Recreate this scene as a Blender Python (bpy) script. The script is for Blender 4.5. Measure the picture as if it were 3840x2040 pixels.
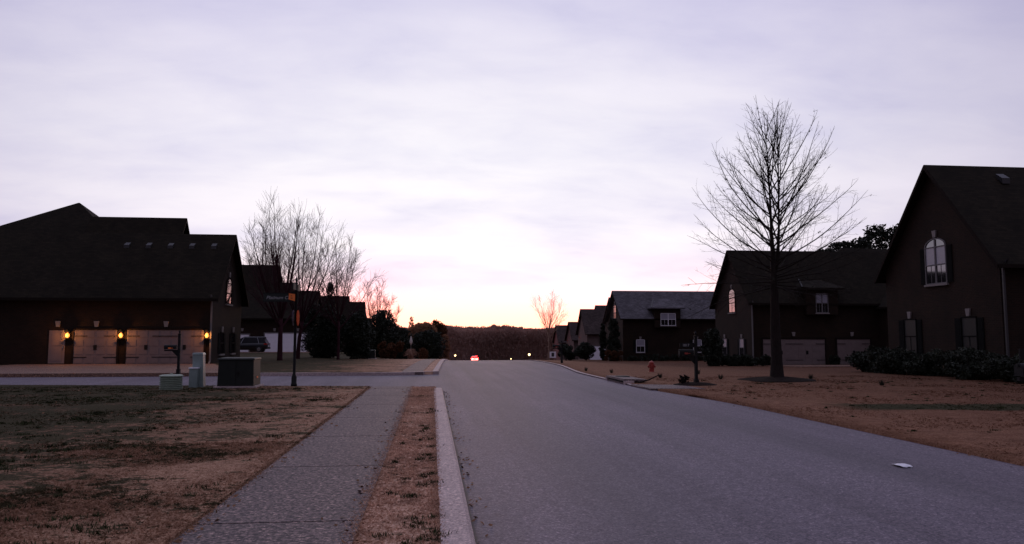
import bpy, math, random
import numpy as np
from mathutils import Vector, Matrix
for o in list(bpy.data.objects): bpy.data.objects.remove(o)
R = math.radians
S = bpy.context.scene
COL = S.collection
random.seed(7); rng = np.random.default_rng(7)

# ------------------------------------------------------------------ camera
cd = bpy.data.cameras.new('camera'); cam = bpy.data.objects.new('camera', cd); COL.objects.link(cam)
cam.location = (0, 0, 1.7); cam.rotation_euler = (R(90 + 4.993), 0, R(-6.084))
cd.sensor_width = 36; cd.lens = 26.56; cd.clip_start = .1; cd.clip_end = 6000
S.camera = cam
S.view_settings.view_transform = 'Standard'; S.view_settings.look = 'None'
S.view_settings.exposure = 0; S.view_settings.gamma = 1

# ------------------------------------------------------------------ sky
W = bpy.data.worlds.new("World"); S.world = W; W.use_nodes = True
nt = W.node_tree; nt.nodes.clear()
class NB:
    def __init__(s, nt): s.nt = nt
    def n(s, t, **k):
        nd = s.nt.nodes.new(t)
        for a, b in k.items(): setattr(nd, a, b)
        return nd
    def link(s, a, b): s.nt.links.new(a, b)
    def m(s, op, a, b=None, c=None, clamp=False):
        nd = s.n('ShaderNodeMath', operation=op, use_clamp=clamp)
        for i, v in enumerate((a, b, c)):
            if v is None: continue
            if isinstance(v, (int, float)): nd.inputs[i].default_value = v
            else: s.link(v, nd.inputs[i])
        return nd.outputs[0]
    def ramp(s, fac, stops, interp='LINEAR'):
        nd = s.n('ShaderNodeValToRGB'); cr = nd.color_ramp; cr.interpolation = interp
        while len(cr.elements) < len(stops): cr.elements.new(.5)
        for e, (p, c) in zip(cr.elements, stops):
            e.position = p; e.color = (*c, 1) if len(c) == 3 else c
        s.link(fac, nd.inputs[0]); return nd.outputs[0]
    def noise(s, vec, scale, detail=4, rough=.55, dist=0):
        nd = s.n('ShaderNodeTexNoise'); nd.inputs['Scale'].default_value = scale
        nd.inputs['Detail'].default_value = detail; nd.inputs['Roughness'].default_value = rough
        nd.inputs['Distortion'].default_value = dist
        if vec is not None: s.link(vec, nd.inputs['Vector'])
        return nd.outputs['Fac']
    def mix(s, fac, a, b, bt='MIX'):
        nd = s.n('ShaderNodeMix', data_type='RGBA', blend_type=bt)
        for sock, v in ((nd.inputs[0], fac), (nd.inputs[6], a), (nd.inputs[7], b)):
            if isinstance(v, (int, float)): sock.default_value = v
            elif isinstance(v, tuple): sock.default_value = (*v, 1)
            else: s.link(v, sock)
        return nd.outputs[2]
    def mapr(s, v, a, b, c, d, smooth=False):
        nd = s.n('ShaderNodeMapRange', interpolation_type='SMOOTHSTEP' if smooth else 'LINEAR')
        s.link(v, nd.inputs[0])
        for i, x in enumerate((a, b, c, d)): nd.inputs[i + 1].default_value = x
        return nd.outputs[0]
    def scale(s, vec, sx, sy, sz):
        nd = s.n('ShaderNodeMapping'); s.link(vec, nd.inputs[0]); nd.inputs['Scale'].default_value = (sx, sy, sz)
        return nd.outputs[0]
SUN_AZ = 3.0      # degrees to the right of +Y
w = NB(nt)
tc = w.n('ShaderNodeTexCoord').outputs['Generated']
sep = w.n('ShaderNodeSeparateXYZ'); w.link(tc, sep.inputs[0])
x, y, z = sep.outputs
az = w.m('ARCTAN2', x, y)                                   # 0 = straight down the street
daz = w.m('SUBTRACT', az, R(SUN_AZ))
elev = w.m('ARCSINE', z)
up = w.ramp(w.m('MAXIMUM', z, 0), [(0, (.88, .68, .72)), (.05, (.87, .77, .82)), (.10, (.84, .785, .825)), (.24, (.775, .75, .81)),
                                   (.42, (.615, .59, .725)), (.6, (.52, .51, .67)), (1, (.46, .45, .60))])
front = w.mapr(w.m('COSINE', daz), -1, 1, 0, 1)
fr = w.ramp(front, [(0, (.19, .18, .225)), (.5, (.155, .146, .18)), (.78, (.42, .42, .54)), (.90, (.69, .68, .78)), (.97, (.98, .97, .99)), (1, (1.06, 1.06, 1.04))])
zen = w.mapr(z, .35, .95, 0, 1, True)
fr = w.mix(zen, fr, (.86, .86, .88))
base = w.mix(1.0, up, fr, 'MULTIPLY')
# stratus: streaks drawn out along the horizon
pl = w.n('ShaderNodeCombineXYZ')
inv = w.m('DIVIDE', 1, w.m('ADD', w.m('MAXIMUM', z, 0), .22))
w.link(w.m('MULTIPLY', x, inv), pl.inputs[0]); w.link(w.m('MULTIPLY', y, inv), pl.inputs[1])
pv = w.scale(pl.outputs[0], .7, 1.25, 1)
c1 = w.noise(pv, 1.3, 4, .5, .3); c2 = w.noise(pv, 4.2, 5, .6, .3)
cl = w.m('ADD', w.m('MULTIPLY', c1, .7), w.m('MULTIPLY', c2, .3))
cloud = w.ramp(cl, [(.30, (.72, .73, .87)), (.44, (.90, .905, .965)), (.56, (1.02, 1.02, 1.02)), (.72, (1.12, 1.11, 1.09))])
base = w.mix(w.mapr(z, 0, .12, 0, 1, True), base, w.mix(1.0, base, cloud, 'MULTIPLY'))
# clear strip and afterglow where the sun went down
def gauss(sa, se, e0=0.0):
    a = w.m('DIVIDE', daz, R(sa)); e = w.m('DIVIDE', w.m('SUBTRACT', elev, R(e0)), R(se))
    return w.m('POWER', 2.71828, w.m('MULTIPLY', w.m('ADD', w.m('MULTIPLY', a, a), w.m('MULTIPLY', e, e)), -1))
def addcol(b, fac, c):
    nd = w.n('ShaderNodeMix', data_type='RGBA', blend_type='ADD'); w.link(fac, nd.inputs[0]); w.link(b, nd.inputs[6]); nd.inputs[7].default_value = (*c, 1)
    return nd.outputs[2]
sky = addcol(base, gauss(30, 8, 3), (.06, .06, .07))
sky = addcol(sky, gauss(24, 2.4, 0), (.9, .10, .03))
sky = addcol(sky, gauss(30, 3.3, 0), (1.2, .03, .0))
sky = addcol(sky, gauss(16, 1.9, 0), (2.0, .34, .03))
sky = addcol(sky, gauss(9, 1.3, 0), (1.6, .45, .08))
sky = addcol(sky, gauss(24, 1.3, 0), (.35, .10, .02))
sky = w.mix(w.m('MULTIPLY', gauss(27, 2.3, 0), .95), sky, (2.5, .98, .64))
ns = w.n('ShaderNodeTexSky'); ns.sky_type = 'NISHITA'; ns.sun_disc = False
ns.sun_elevation = R(-1); ns.sun_rotation = R(SUN_AZ); ns.air_density = 1.4; ns.dust_density = 2
bg1 = w.n('ShaderNodeBackground'); w.link(sky, bg1.inputs[0]); bg1.inputs[1].default_value = 1.15
bg2 = w.n('ShaderNodeBackground'); w.link(ns.outputs[0], bg2.inputs[0]); bg2.inputs[1].default_value = .02
ad = w.n('ShaderNodeAddShader'); w.link(bg1.outputs[0], ad.inputs[0]); w.link(bg2.outputs[0], ad.inputs[1])
wo = w.n('ShaderNodeOutputWorld'); w.link(ad.outputs[0], wo.inputs[0])
sl = bpy.data.lights.new('sun', 'SUN'); so = bpy.data.objects.new('sun', sl); COL.objects.link(so)
sl.energy = .5; sl.angle = R(12); sl.color = (1, .62, .42)
so.rotation_euler = Vector((-math.sin(R(SUN_AZ)), -math.cos(R(SUN_AZ)), -math.tan(R(1.5)))).to_track_quat('-Z', 'Y').to_euler()
so.location = (0, 0, 60)

# ------------------------------------------------------------------ materials
M = {}
def newmat(name):
    m = bpy.data.materials.new(name); m.use_nodes = True
    n = NB(m.node_tree); b = m.node_tree.nodes['Principled BSDF']; M[name] = m
    return m, n, b
def pos(n): return n.n('ShaderNodeNewGeometry').outputs['Position']
def plain(name, col, rough=.6, var=.25, scale=6, metal=0, bump=0, spec=.5, emit=None, es=0, stretch=(1, 1, 1)):
    m, n, b = newmat(name)
    f = n.noise(n.scale(pos(n), *stretch), scale, 6, .6)
    lo = tuple(c * (1 - var) for c in col); hi = tuple(min(1, c * (1 + var)) for c in col)
    n.link(n.ramp(f, [(.3, lo), (.7, hi)]), b.inputs['Base Color'])
    b.inputs['Roughness'].default_value = rough; b.inputs['Metallic'].default_value = metal
    b.inputs['Specular IOR Level'].default_value = spec
    if bump:
        bp = n.n('ShaderNodeBump'); bp.inputs['Strength'].default_value = bump; bp.inputs['Distance'].default_value = .02
        n.link(n.noise(pos(n), scale * 5, 3), bp.inputs['Height']); n.link(bp.outputs[0], b.inputs['Normal'])
    if emit: b.inputs['Emission Color'].default_value = (*emit, 1); b.inputs['Emission Strength'].default_value = es
    return m
def translucent(name, fac, col):
    m = M[name]; n = NB(m.node_tree); b = m.node_tree.nodes['Principled BSDF']; out = m.node_tree.nodes['Material Output']
    t = n.n('ShaderNodeBsdfTranslucent'); t.inputs[0].default_value = (*col, 1); x_ = n.n('ShaderNodeMixShader'); x_.inputs[0].default_value = fac
    n.link(b.outputs[0], x_.inputs[1]); n.link(t.outputs[0], x_.inputs[2]); n.link(x_.outputs[0], out.inputs[0])
def brickmat(name, c1, c2, mortar):
    m, n, b = newmat(name)
    s = n.n('ShaderNodeSeparateXYZ'); n.link(pos(n), s.inputs[0])
    c = n.n('ShaderNodeCombineXYZ'); n.link(n.m('ADD', s.outputs[0], s.outputs[1]), c.inputs[0]); n.link(s.outputs[2], c.inputs[1])
    t = n.n('ShaderNodeTexBrick'); n.link(c.outputs[0], t.inputs[0]); t.inputs['Scale'].default_value = 1
    t.inputs['Brick Width'].default_value = .22; t.inputs['Row Height'].default_value = .075; t.inputs['Mortar Size'].default_value = .009
    t.inputs['Color1'].default_value = (*c1, 1); t.inputs['Color2'].default_value = (*c2, 1); t.inputs['Mortar'].default_value = (*mortar, 1)
    v = n.noise(pos(n), .8, 5)
    n.link(n.mix(1.0, t.outputs[0], n.ramp(v, [(.3, (.75, .75, .75)), (.7, (1.2, 1.2, 1.2))]), 'MULTIPLY'), b.inputs['Base Color'])
    b.inputs['Roughness'].default_value = .9; b.inputs['Specular IOR Level'].default_value = .25
    bp = n.n('ShaderNodeBump'); bp.inputs['Strength'].default_value = .4; bp.inputs['Distance'].default_value = .01; bp.invert = True
    n.link(t.outputs['Fac'], bp.inputs['Height']); n.link(bp.outputs[0], b.inputs['Normal'])
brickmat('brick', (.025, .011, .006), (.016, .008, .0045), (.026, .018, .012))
brickmat('brick_light', (.13, .085, .075), (.10, .07, .065), (.15, .125, .115))
def shingle(name, c):
    m, n, b = newmat(name)
    s = n.n('ShaderNodeSeparateXYZ'); n.link(pos(n), s.inputs[0])
    cc = n.n('ShaderNodeCombineXYZ'); n.link(n.m('ADD', s.outputs[0], n.m('MULTIPLY', s.outputs[1], .37)), cc.inputs[0]); n.link(s.outputs[2], cc.inputs[1])
    t = n.n('ShaderNodeTexBrick'); n.link(cc.outputs[0], t.inputs[0]); t.inputs['Scale'].default_value = 1
    t.inputs['Brick Width'].default_value = .3; t.inputs['Row Height'].default_value = .105; t.inputs['Mortar Size'].default_value = .006
    t.inputs['Color1'].default_value = (*[k * .75 for k in c], 1); t.inputs['Color2'].default_value = (*[k * 1.3 for k in c], 1)
    t.inputs['Mortar'].default_value = (*[k * .4 for k in c], 1)
    v = n.noise(n.scale(pos(n), 1, 1, .3), .9, 5)
    n.link(n.mix(1.0, t.outputs[0], n.ramp(v, [(.3, (.75, .75, .75)), (.7, (1.25, 1.25, 1.25))]), 'MULTIPLY'), b.inputs['Base Color'])
    b.inputs['Roughness'].default_value = .95; b.inputs['Specular IOR Level'].default_value = .15
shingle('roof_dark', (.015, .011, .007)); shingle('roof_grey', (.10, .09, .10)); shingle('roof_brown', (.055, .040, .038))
def asphalt():
    m, n, b = newmat('asphalt'); p = pos(n)
    s = n.n('ShaderNodeSeparateXYZ'); n.link(p, s.inputs[0])
    big = n.noise(n.scale(p, 1, .35, 1), .45, 5); fine = n.noise(p, 22, 6, .9); mid = n.noise(p, 7, 5, .75)
    c = n.ramp(big, [(.3, (.116, .095, .118)), (.7, (.156, .130, .156))])
    c = n.mix(1.0, c, n.ramp(fine, [(.38, (.60, .60, .64)), (.5, (1, 1, 1)), (.62, (1.42, 1.4, 1.36))]), 'MULTIPLY')
    vo = n.n('ShaderNodeTexVoronoi'); n.link(p, vo.inputs['Vector']); vo.inputs['Scale'].default_value = 60; vs = n.n('ShaderNodeSeparateXYZ'); n.link(vo.outputs['Color'], vs.inputs[0])
    c = n.mix(1.0, c, n.ramp(vs.outputs[0], [(0, (.48, .46, .54)), (.5, (.95, .93, .98)), (.85, (1.22, 1.18, 1.16)), (1, (1.9, 1.8, 1.75))]), 'MULTIPLY')
    lane = n.noise(n.scale(p, 1.5, .045, 0), 1, 4, .6)
    c = n.mix(1.0, c, n.ramp(lane, [(.32, (.80, .79, .80)), (.5, (1, 1, 1)), (.68, (1.16, 1.16, 1.15))]), 'MULTIPLY')
    c = n.mix(1.0, c, n.ramp(mid, [(.35, (.80, .79, .80)), (.65, (1.16, 1.16, 1.16))]), 'MULTIPLY')
    wob = n.m('MULTIPLY', n.m('SUBTRACT', n.noise(n.scale(p, 0, .5, 0), 1, 3), .5), .5)
    d = n.m('ABSOLUTE', n.m('SUBTRACT', n.m('ADD', s.outputs[0], wob), 4.2))       # paving seam in the middle
    c = n.mix(n.mapr(d, .01, .04, .22, 0), c, (.05, .045, .05))
    for cx in (2.0, 5.9):                                                               # oil-darkened lane middles
        d = n.m('ABSOLUTE', n.m('SUBTRACT', s.outputs[0], cx)); c = n.mix(n.mapr(d, .1, .8, .22, 0, True), c, (.06, .055, .06))
    n.link(c, b.inputs['Base Color']); d = n.m('ABSOLUTE', n.m('SUBTRACT', n.m('ADD', s.outputs[0], n.m('MULTIPLY', wob, .12)), .385)); c = n.mix(n.m('MULTIPLY', n.mapr(d, .012, .035, .8, 0), n.mapr(s.outputs[1], 25, 26, 1, 0)), c, (.02, .016, .018))
    n.link(c, b.inputs['Base Color']); b.inputs['Roughness'].default_value = .72; b.inputs['Specular IOR Level'].default_value = .4
    bp = n.n('ShaderNodeBump'); bp.inputs['Strength'].default_value = .55; bp.inputs['Distance'].default_value = .006
    n.link(n.noise(p, 75, 2), bp.inputs['Height']); n.link(bp.outputs[0], b.inputs['Normal'])
asphalt()
def concrete(name, a, bcol, sc=40, k=1.0):
    m, n, b = newmat(name); p = pos(n)
    big = n.noise(p, .8, 5); fine = n.noise(p, sc, 3, .75)
    c = n.ramp(big, [(.3, a), (.7, bcol)])
    c = n.mix(k, c, n.mix(1.0, c, n.ramp(fine, [(.38, (.32, .31, .36)), (.5, (1, 1, 1)), (.62, (1.9, 1.8, 1.75))]), 'MULTIPLY'))
    vo = n.n('ShaderNodeTexVoronoi'); n.link(p, vo.inputs['Vector']); vo.inputs['Scale'].default_value = 46; vs = n.n('ShaderNodeSeparateXYZ'); n.link(vo.outputs['Color'], vs.inputs[0])
    c = n.mix(k, c, n.mix(1.0, c, n.ramp(vs.outputs[0], [(0, (.35, .33, .40)), (.5, (.9, .88, .95)), (.85, (1.3, 1.25, 1.2)), (1, (2.4, 2.3, 2.2))]), 'MULTIPLY'))
    n.link(c, b.inputs['Base Color']); b.inputs['Roughness'].default_value = .75; b.inputs['Specular IOR Level'].default_value = .35
    bp = n.n('ShaderNodeBump'); bp.inputs['Strength'].default_value = .4 * k; bp.inputs['Distance'].default_value = .006
    n.link(fine, bp.inputs['Height']); n.link(bp.outputs[0], b.inputs['Normal'])
concrete('aggregate', (.108, .078, .076), (.142, .105, .100), 22)
concrete('kerb_concrete', (.36, .28, .27), (.46, .36, .345), 55, .45)
concrete('drive_aggregate', (.16, .095, .065), (.21, .125, .085), 30)
def lawn(name, blades=False):
    m, n, b = newmat(name); p = pos(n)
    s = n.n('ShaderNodeSeparateXYZ'); n.link(p, s.inputs[0])
    f1 = n.noise(n.scale(p, 1, 1.5, .2), .5, 6, .65, .3); f2 = n.noise(p, 2.6, 5, .7, .4); f3 = n.noise(p, 38, 4, .75)
    f4 = n.noise(n.scale(p, 1, 1.8, .2), 6.5, 5, .7, .5)
    tan = n.ramp(f3, [(.32, (.16, .075, .045)), (.5, (.44, .255, .165)), (.66, (.74, .50, .37))])
    tan = n.mix(1.0, tan, n.ramp(f2, [(.3, (.60, .56, .55)), (.7, (1.2, 1.2, 1.2))]), 'MULTIPLY')
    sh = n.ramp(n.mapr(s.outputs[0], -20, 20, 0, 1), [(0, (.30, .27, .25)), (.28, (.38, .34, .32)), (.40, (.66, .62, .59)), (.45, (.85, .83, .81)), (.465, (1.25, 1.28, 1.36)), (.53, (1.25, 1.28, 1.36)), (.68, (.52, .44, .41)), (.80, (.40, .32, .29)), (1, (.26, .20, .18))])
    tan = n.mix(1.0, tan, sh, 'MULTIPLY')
    grn = n.ramp(f3, [(.3, (.014, .013, .006)), (.6, (.046, .041, .019)), (.8, (.11, .085, .045))])
    # green winter weeds grow in where the lawn lies away from the street
    inner = n.m('SUBTRACT', n.mapr(s.outputs[0], -1.9, -8, .012, .105, True), n.mapr(s.outputs[0], -1.2, -.6, 0, .022))
    amt = n.m('ADD', n.m('ADD', n.m('MULTIPLY', f1, .32), n.m('ADD', n.m('MULTIPLY', f2, .32), n.m('MULTIPLY', f4, .36))), inner)
    patch = n.mapr(amt, .520, .568, 0, .95, True)
    wy = n.m('ADD', s.outputs[1], n.m('MULTIPLY', n.m('SUBTRACT', f2, .5), 1.4))
    d = n.m('ABSOLUTE', n.m('SUBTRACT', wy, n.m('SUBTRACT', 18.6, n.m('MULTIPLY', s.outputs[0], .115))))
    st = n.m('MULTIPLY', n.mapr(d, .65, 1.05, 1, 0, True), n.mapr(s.outputs[0], 9.3, 10.6, 0, 1, True))
    right = n.mapr(s.outputs[0], 6, 8, 0, 1)
    patch = n.m('MULTIPLY', patch, n.m('SUBTRACT', 1, n.m('MULTIPLY', right, .72)))
    patch = n.m('MAXIMUM', patch, st, clamp=True)
    n.link(n.mix(patch, tan, grn), b.inputs['Base Color'])
    b.inputs['Roughness'].default_value = 1; b.inputs['Specular IOR Level'].default_value = .08
    if blades:      # thin leaves let the sky through
        t = n.n('ShaderNodeBsdfTranslucent'); n.link(n.mix(patch, tan, grn), t.inputs[0]); x_ = n.n('ShaderNodeMixShader'); x_.inputs[0].default_value = .5
        n.link(b.outputs[0], x_.inputs[1]); n.link(t.outputs[0], x_.inputs[2]); n.link(x_.outputs[0], m.node_tree.nodes['Material Output'].inputs[0]); return
    bp = n.n('ShaderNodeBump'); bp.inputs['Strength'].default_value = .6; bp.inputs['Distance'].default_value = .02
    n.link(n.noise(p, 22, 5, .75), bp.inputs['Height']); n.link(bp.outputs[0], b.inputs['Normal'])
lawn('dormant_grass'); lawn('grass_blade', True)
plain('soil', (.045, .030, .024), 1, .5, 8, bump=1, spec=.1)
plain('mulch', (.017, .010, .008), 1, .6, 25, bump=1, spec=.1)
plain('bark', (.020, .014, .012), .95, .4, 8, bump=.8, spec=.2, stretch=(3, 3, .6))
plain('far_bark', (.042, .014, .019), .95, .3, 8, spec=.1)
plain('dead_leaf', (.20, .10, .055), .9, .6, 9, spec=.1)
plain('weed_green', (.035, .042, .018), .9, .5, 2, spec=.05)
plain('leaf_dark', (.018, .022, .012), .7, .5, 3, spec=.3)
plain('leaf_holly', (.022, .026, .014), .5, .5, 3, spec=.4)
plain('leaf_red', (.085, .038, .020), .8, .4, 3, spec=.1)
plain('glare_bark', (.34, .22, .16), .95, .2, 8)  # sky glare around the far lone tree is put into its bark colour
plain('leaf_tan', (.30, .17, .11), .9, .4, 2, spec=.1)
plain('twig_wood', (.36, .24, .20), .95, .4, .06, spec=.05)
plain('grass_tan', (.30, .17, .12), .95, .3, 3, spec=.1)
plain('plume', (.55, .48, .44), .9, .15, 5)
plain('trim', (.016, .011, .009), .85, .1, 4, spec=.08)
plain('trim_light', (.17, .155, .155), .8, .08, 4, spec=.15)
plain('white_paint', (.78, .74, .78), .5, .05, 4)
plain('door_beige', (.185, .138, .132), .6, .08, 3)
plain('door_white', (.90, .86, .92), .6, .04, 3)
plain('stone', (.22, .19, .18), .8, .15, 8, bump=.3)
plain('shutter', (.008, .008, .008), .9, .2, 5, spec=.1)
plain('black_metal', (.008, .0075, .0075), .6, .2, 9, spec=.22)
plain('box_green', (.011, .013, .011), .6, .2, 4, spec=.25)
plain('ped_green', (.21, .26, .25), .45, .1, 6)
plain('pale_green', (.24, .29, .22), .5, .15, 8)
plain('steel', (.35, .35, .37), .35, .1, 9, metal=1)
plain('red_paint', (.30, .030, .020), .45, .2, 8)
plain('orange_sheet', (.95, .22, .04), .5, .05, 8)
plain('sign_green', (.008, .012, .010), .75, .1, 5)
plain('letter_grey', (.30, .30, .31), .5, .03, 5)
plain('sign_glow_red', (.50, .07, .02), .9, .1, 5, spec=.03)  # orange-red carries the sunset glow reflected off the road-side plate
plain('sign_grey', (.10, .09, .13), .9, .1, 5, spec=.03)
plain('paper', (.80, .78, .84), .7, .04, 9)
plain('blind', (.30, .28, .33), .35, .06, 4, spec=.9)
plain('vent', (.028, .025, .028), .5, .1, 9)
plain('tyre', (.012, .012, .012), .8, .2, 9)
plain('car_black', (.006, .006, .009), .3, .1, 5, spec=.5)
plain('car_white', (.70, .66, .68), .25, .05, 5, spec=.6)
plain('lens_red', (.45, .03, .02), .15, .1, 5, spec=.8)
plain('wood_dark', (.06, .035, .025), .8, .2, 7)
translucent('twig_wood', .42, (.30, .15, .12)); translucent('leaf_tan', .45, (.34, .16, .08)); translucent('leaf_red', .3, (.10, .035, .015)); translucent('leaf_holly', .15, (.05, .05, .01)); translucent('glare_bark', .15, (.3, .22, .15))
def glassy(name, col, rough=.04):
    m, n, b = newmat(name); n.link(n.ramp(n.noise(pos(n), 3), [(.3, col), (.7, tuple(c * 1.3 for c in col))]), b.inputs['Base Color'])
    b.inputs['Roughness'].default_value = rough; b.inputs['IOR'].default_value = 1.9; b.inputs['Specular IOR Level'].default_value = 1
plain('car_glass', (.006, .006, .008), .15, .1, 5, spec=.35)
plain('dim_glass', (.006, .006, .006), .4, .1, 5, spec=.3)
glassy('glass', (.008, .008, .010))
def emis(name, col, st):
    m, n, b = newmat(name); b.inputs['Base Color'].default_value = (*col, 1)
    b.inputs['Emission Color'].default_value = (*col, 1); b.inputs['Emission Strength'].default_value = st
    n.link(n.ramp(n.noise(pos(n), 5), [(0, col), (1, tuple(c * .95 for c in col))]), b.inputs['Base Color'])
emis('flame', (1, .31, .06), 2.6); emis('lamp_white', (1, .66, .30), 5); emis('brake', (1, .035, .025), 7); emis('rear_glass_glow', (1, .22, .26), 2.2)

# ------------------------------------------------------------------ terrain
YY = np.arange(-60, 5001, 1.0)
def prof(pts):
    p = np.array(pts); sl = np.interp(YY, p[:, 0], p[:, 1]); c = np.cumsum(sl); c -= np.interp(0, YY, c); return c
ZR = prof([(-60, 0), (45, 0), (72, -.029), (120, -.036), (240, -.036), (300, 0), (5000, 0)])
ZL = prof([(-60, 0), (75, 0), (92, -.012), (130, -.034), (240, -.045), (300, 0), (5000, 0)])
ZT = prof([(-60, 0), (30, 0), (40, -.027), (60, -.02), (93, -.016), (130, -.036), (240, -.036), (300, 0), (5000, 0)])
def ss(t): t = np.clip(t, 0, 1); return t * t * (3 - 2 * t)
def T(X, Y):
    X = np.asarray(X, float); Y = np.asarray(Y, float)
    zr, zl, zt = (np.interp(Y, YY, q) for q in (ZR, ZL, ZT))
    wl = ss((-3 - X) / 10); wt = ss((X - 8) / 12)
    return zr + (zl - zr) * wl + (zt - zr) * wt
def bend(Y): Y = np.asarray(Y, float); return .03 * np.maximum(Y - 37, 0) + 0.00004 * np.maximum(Y - 60, 0) ** 2
def roadR(Y): Y = np.asarray(Y, float); return 7.85 - .75 * ss((Y - 18) / 8) + .55 * ss((Y - 34) / 14) + bend(Y)
def kerbL(Y): return .36 + bend(Y)

# ------------------------------------------------------------------ mesh helpers
def tag(o, label=None, cat=None, group=None, kind=None):
    if label: o['label'] = label
    if cat: o['category'] = cat
    if group: o['group'] = group
    if kind: o['kind'] = kind
    return o
def thing(name, label, cat, loc, group=None):
    o = bpy.data.objects.new(name, None); COL.objects.link(o); o.location = loc; o.empty_display_size = .3
    return tag(o, label, cat, group)
def link(name, me, mat, parent=None, smooth=False):
    o = bpy.data.objects.new(name, me); COL.objects.link(o)
    if mat: me.materials.append(M[mat])
    if parent is not None:
        o.parent = parent; l = Vector((0, 0, 0)); q = parent
        while q is not None: l += q.location; q = q.parent
        me.transform(Matrix.Translation(-l))
    if smooth: me.shade_smooth()
    return o
class MB:
    def __init__(s): s.v = []; s.f = []
    def add(s, vs, fs):
        k = len(s.v); s.v.extend(vs); s.f.extend([tuple(i + k for i in f) for f in fs]); return s
    def box(s, x0, x1, y0, y1, z0, z1):
        return s.add([(x0, y0, z0), (x1, y0, z0), (x1, y1, z0), (x0, y1, z0), (x0, y0, z1), (x1, y0, z1), (x1, y1, z1), (x0, y1, z1)],
                     [(3, 2, 1, 0), (4, 5, 6, 7), (0, 1, 5, 4), (1, 2, 6, 5), (2, 3, 7, 6), (3, 0, 4, 7)])
    def hexa(s, b, t):      # bottom 4 pts, top 4 pts
        return s.add(list(b) + list(t), [(3, 2, 1, 0), (4, 5, 6, 7), (0, 1, 5, 4), (1, 2, 6, 5), (2, 3, 7, 6), (3, 0, 4, 7)])
    def prism(s, poly, vec):
        n = len(poly); q = [tuple(a + b for a, b in zip(p, vec)) for p in poly]
        return s.add(list(poly) + q, [tuple(range(n))[::-1], tuple(range(n, 2 * n))] + [(i, (i + 1) % n, (i + 1) % n + n, i + n) for i in range(n)])
    def tube(s, pts, rad, k=5, cap=True):
        pts = [Vector(p) for p in pts]; rings = []; a = None
        for i, p in enumerate(pts):
            d = (pts[min(i + 1, len(pts) - 1)] - pts[max(i - 1, 0)]).normalized()
            if a is None: a = d.orthogonal().normalized()
            a = (a - d * a.dot(d)); a = a.normalized() if a.length > 1e-6 else d.orthogonal().normalized()
            b = d.cross(a); r = rad[i] if hasattr(rad, '__len__') else rad
            rings.append([tuple(p + (a * math.cos(t) + b * math.sin(t)) * r) for t in [2 * math.pi * j / k for j in range(k)]])
        vs = [q for r_ in rings for q in r_]; fs = []
        for i in range(len(pts) - 1):
            for j in range(k): fs.append((i * k + j, i * k + (j + 1) % k, (i + 1) * k + (j + 1) % k, (i + 1) * k + j))
        if cap: fs.append(tuple(range(k))[::-1]); fs.append(tuple((len(pts) - 1) * k + j for j in range(k)))
        return s.add(vs, fs)
    def lathe(s, c, prof_, k=16, axis='z'):
        vs = []; fs = []; n = len(prof_)
        for r, h in prof_:
            for j in range(k):
                t = 2 * math.pi * j / k; a, b = r * math.cos(t), r * math.sin(t)
                vs.append((c[0] + a, c[1] + b, c[2] + h) if axis == 'z' else ((c[0] + h, c[1] + a, c[2] + b) if axis == 'x' else (c[0] + a, c[1] + h, c[2] + b)))
        for i in range(n - 1):
            for j in range(k): fs.append((i * k + j, i * k + (j + 1) % k, (i + 1) * k + (j + 1) % k, (i + 1) * k + j))
        fs.append(tuple(range(k))[::-1]); fs.append(tuple((n - 1) * k + j for j in range(k)))
        return s.add(vs, fs)
    def build(s, name, mat, parent=None, smooth=False, bevel=0):
        me = bpy.data.meshes.new(name); me.from_pydata([tuple(map(float, v)) for v in s.v], [], s.f); me.update()
        o = link(name, me, mat, parent, smooth)
        if bevel:
            b = o.modifiers.new('bevel', 'BEVEL'); b.width = bevel; b.segments = 2; b.limit_method = 'ANGLE'
        return o
def np_mesh(name, V, mat, parent=None, quad=True):
    k = 4 if quad else 3; n = len(V) // k
    me = bpy.data.meshes.new(name); me.vertices.add(len(V)); me.vertices.foreach_set('co', np.asarray(V, np.float32).ravel())
    me.loops.add(len(V)); me.loops.foreach_set('vertex_index', np.arange(len(V), dtype=np.int32))
    me.polygons.add(n); me.polygons.foreach_set('loop_start', np.arange(0, len(V), k, dtype=np.int32))
    me.update(calc_edges=True); me.validate()
    return link(name, me, mat, parent)
def struct(o): o['kind'] = 'structure'; return o
def fnoise(X, Y, sc, seed=0):        # smooth pseudo noise for bumpy ground
    r = np.random.default_rng(seed); out = 0
    for i in range(7):
        a, b, c = r.uniform(-1, 1, 2).tolist() + [r.uniform(0, 6.28)]
        out = out + np.sin((X * a + Y * b) * sc * (1 + .5 * i) + c) / (1 + .5 * i)
    return out / 3
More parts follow.
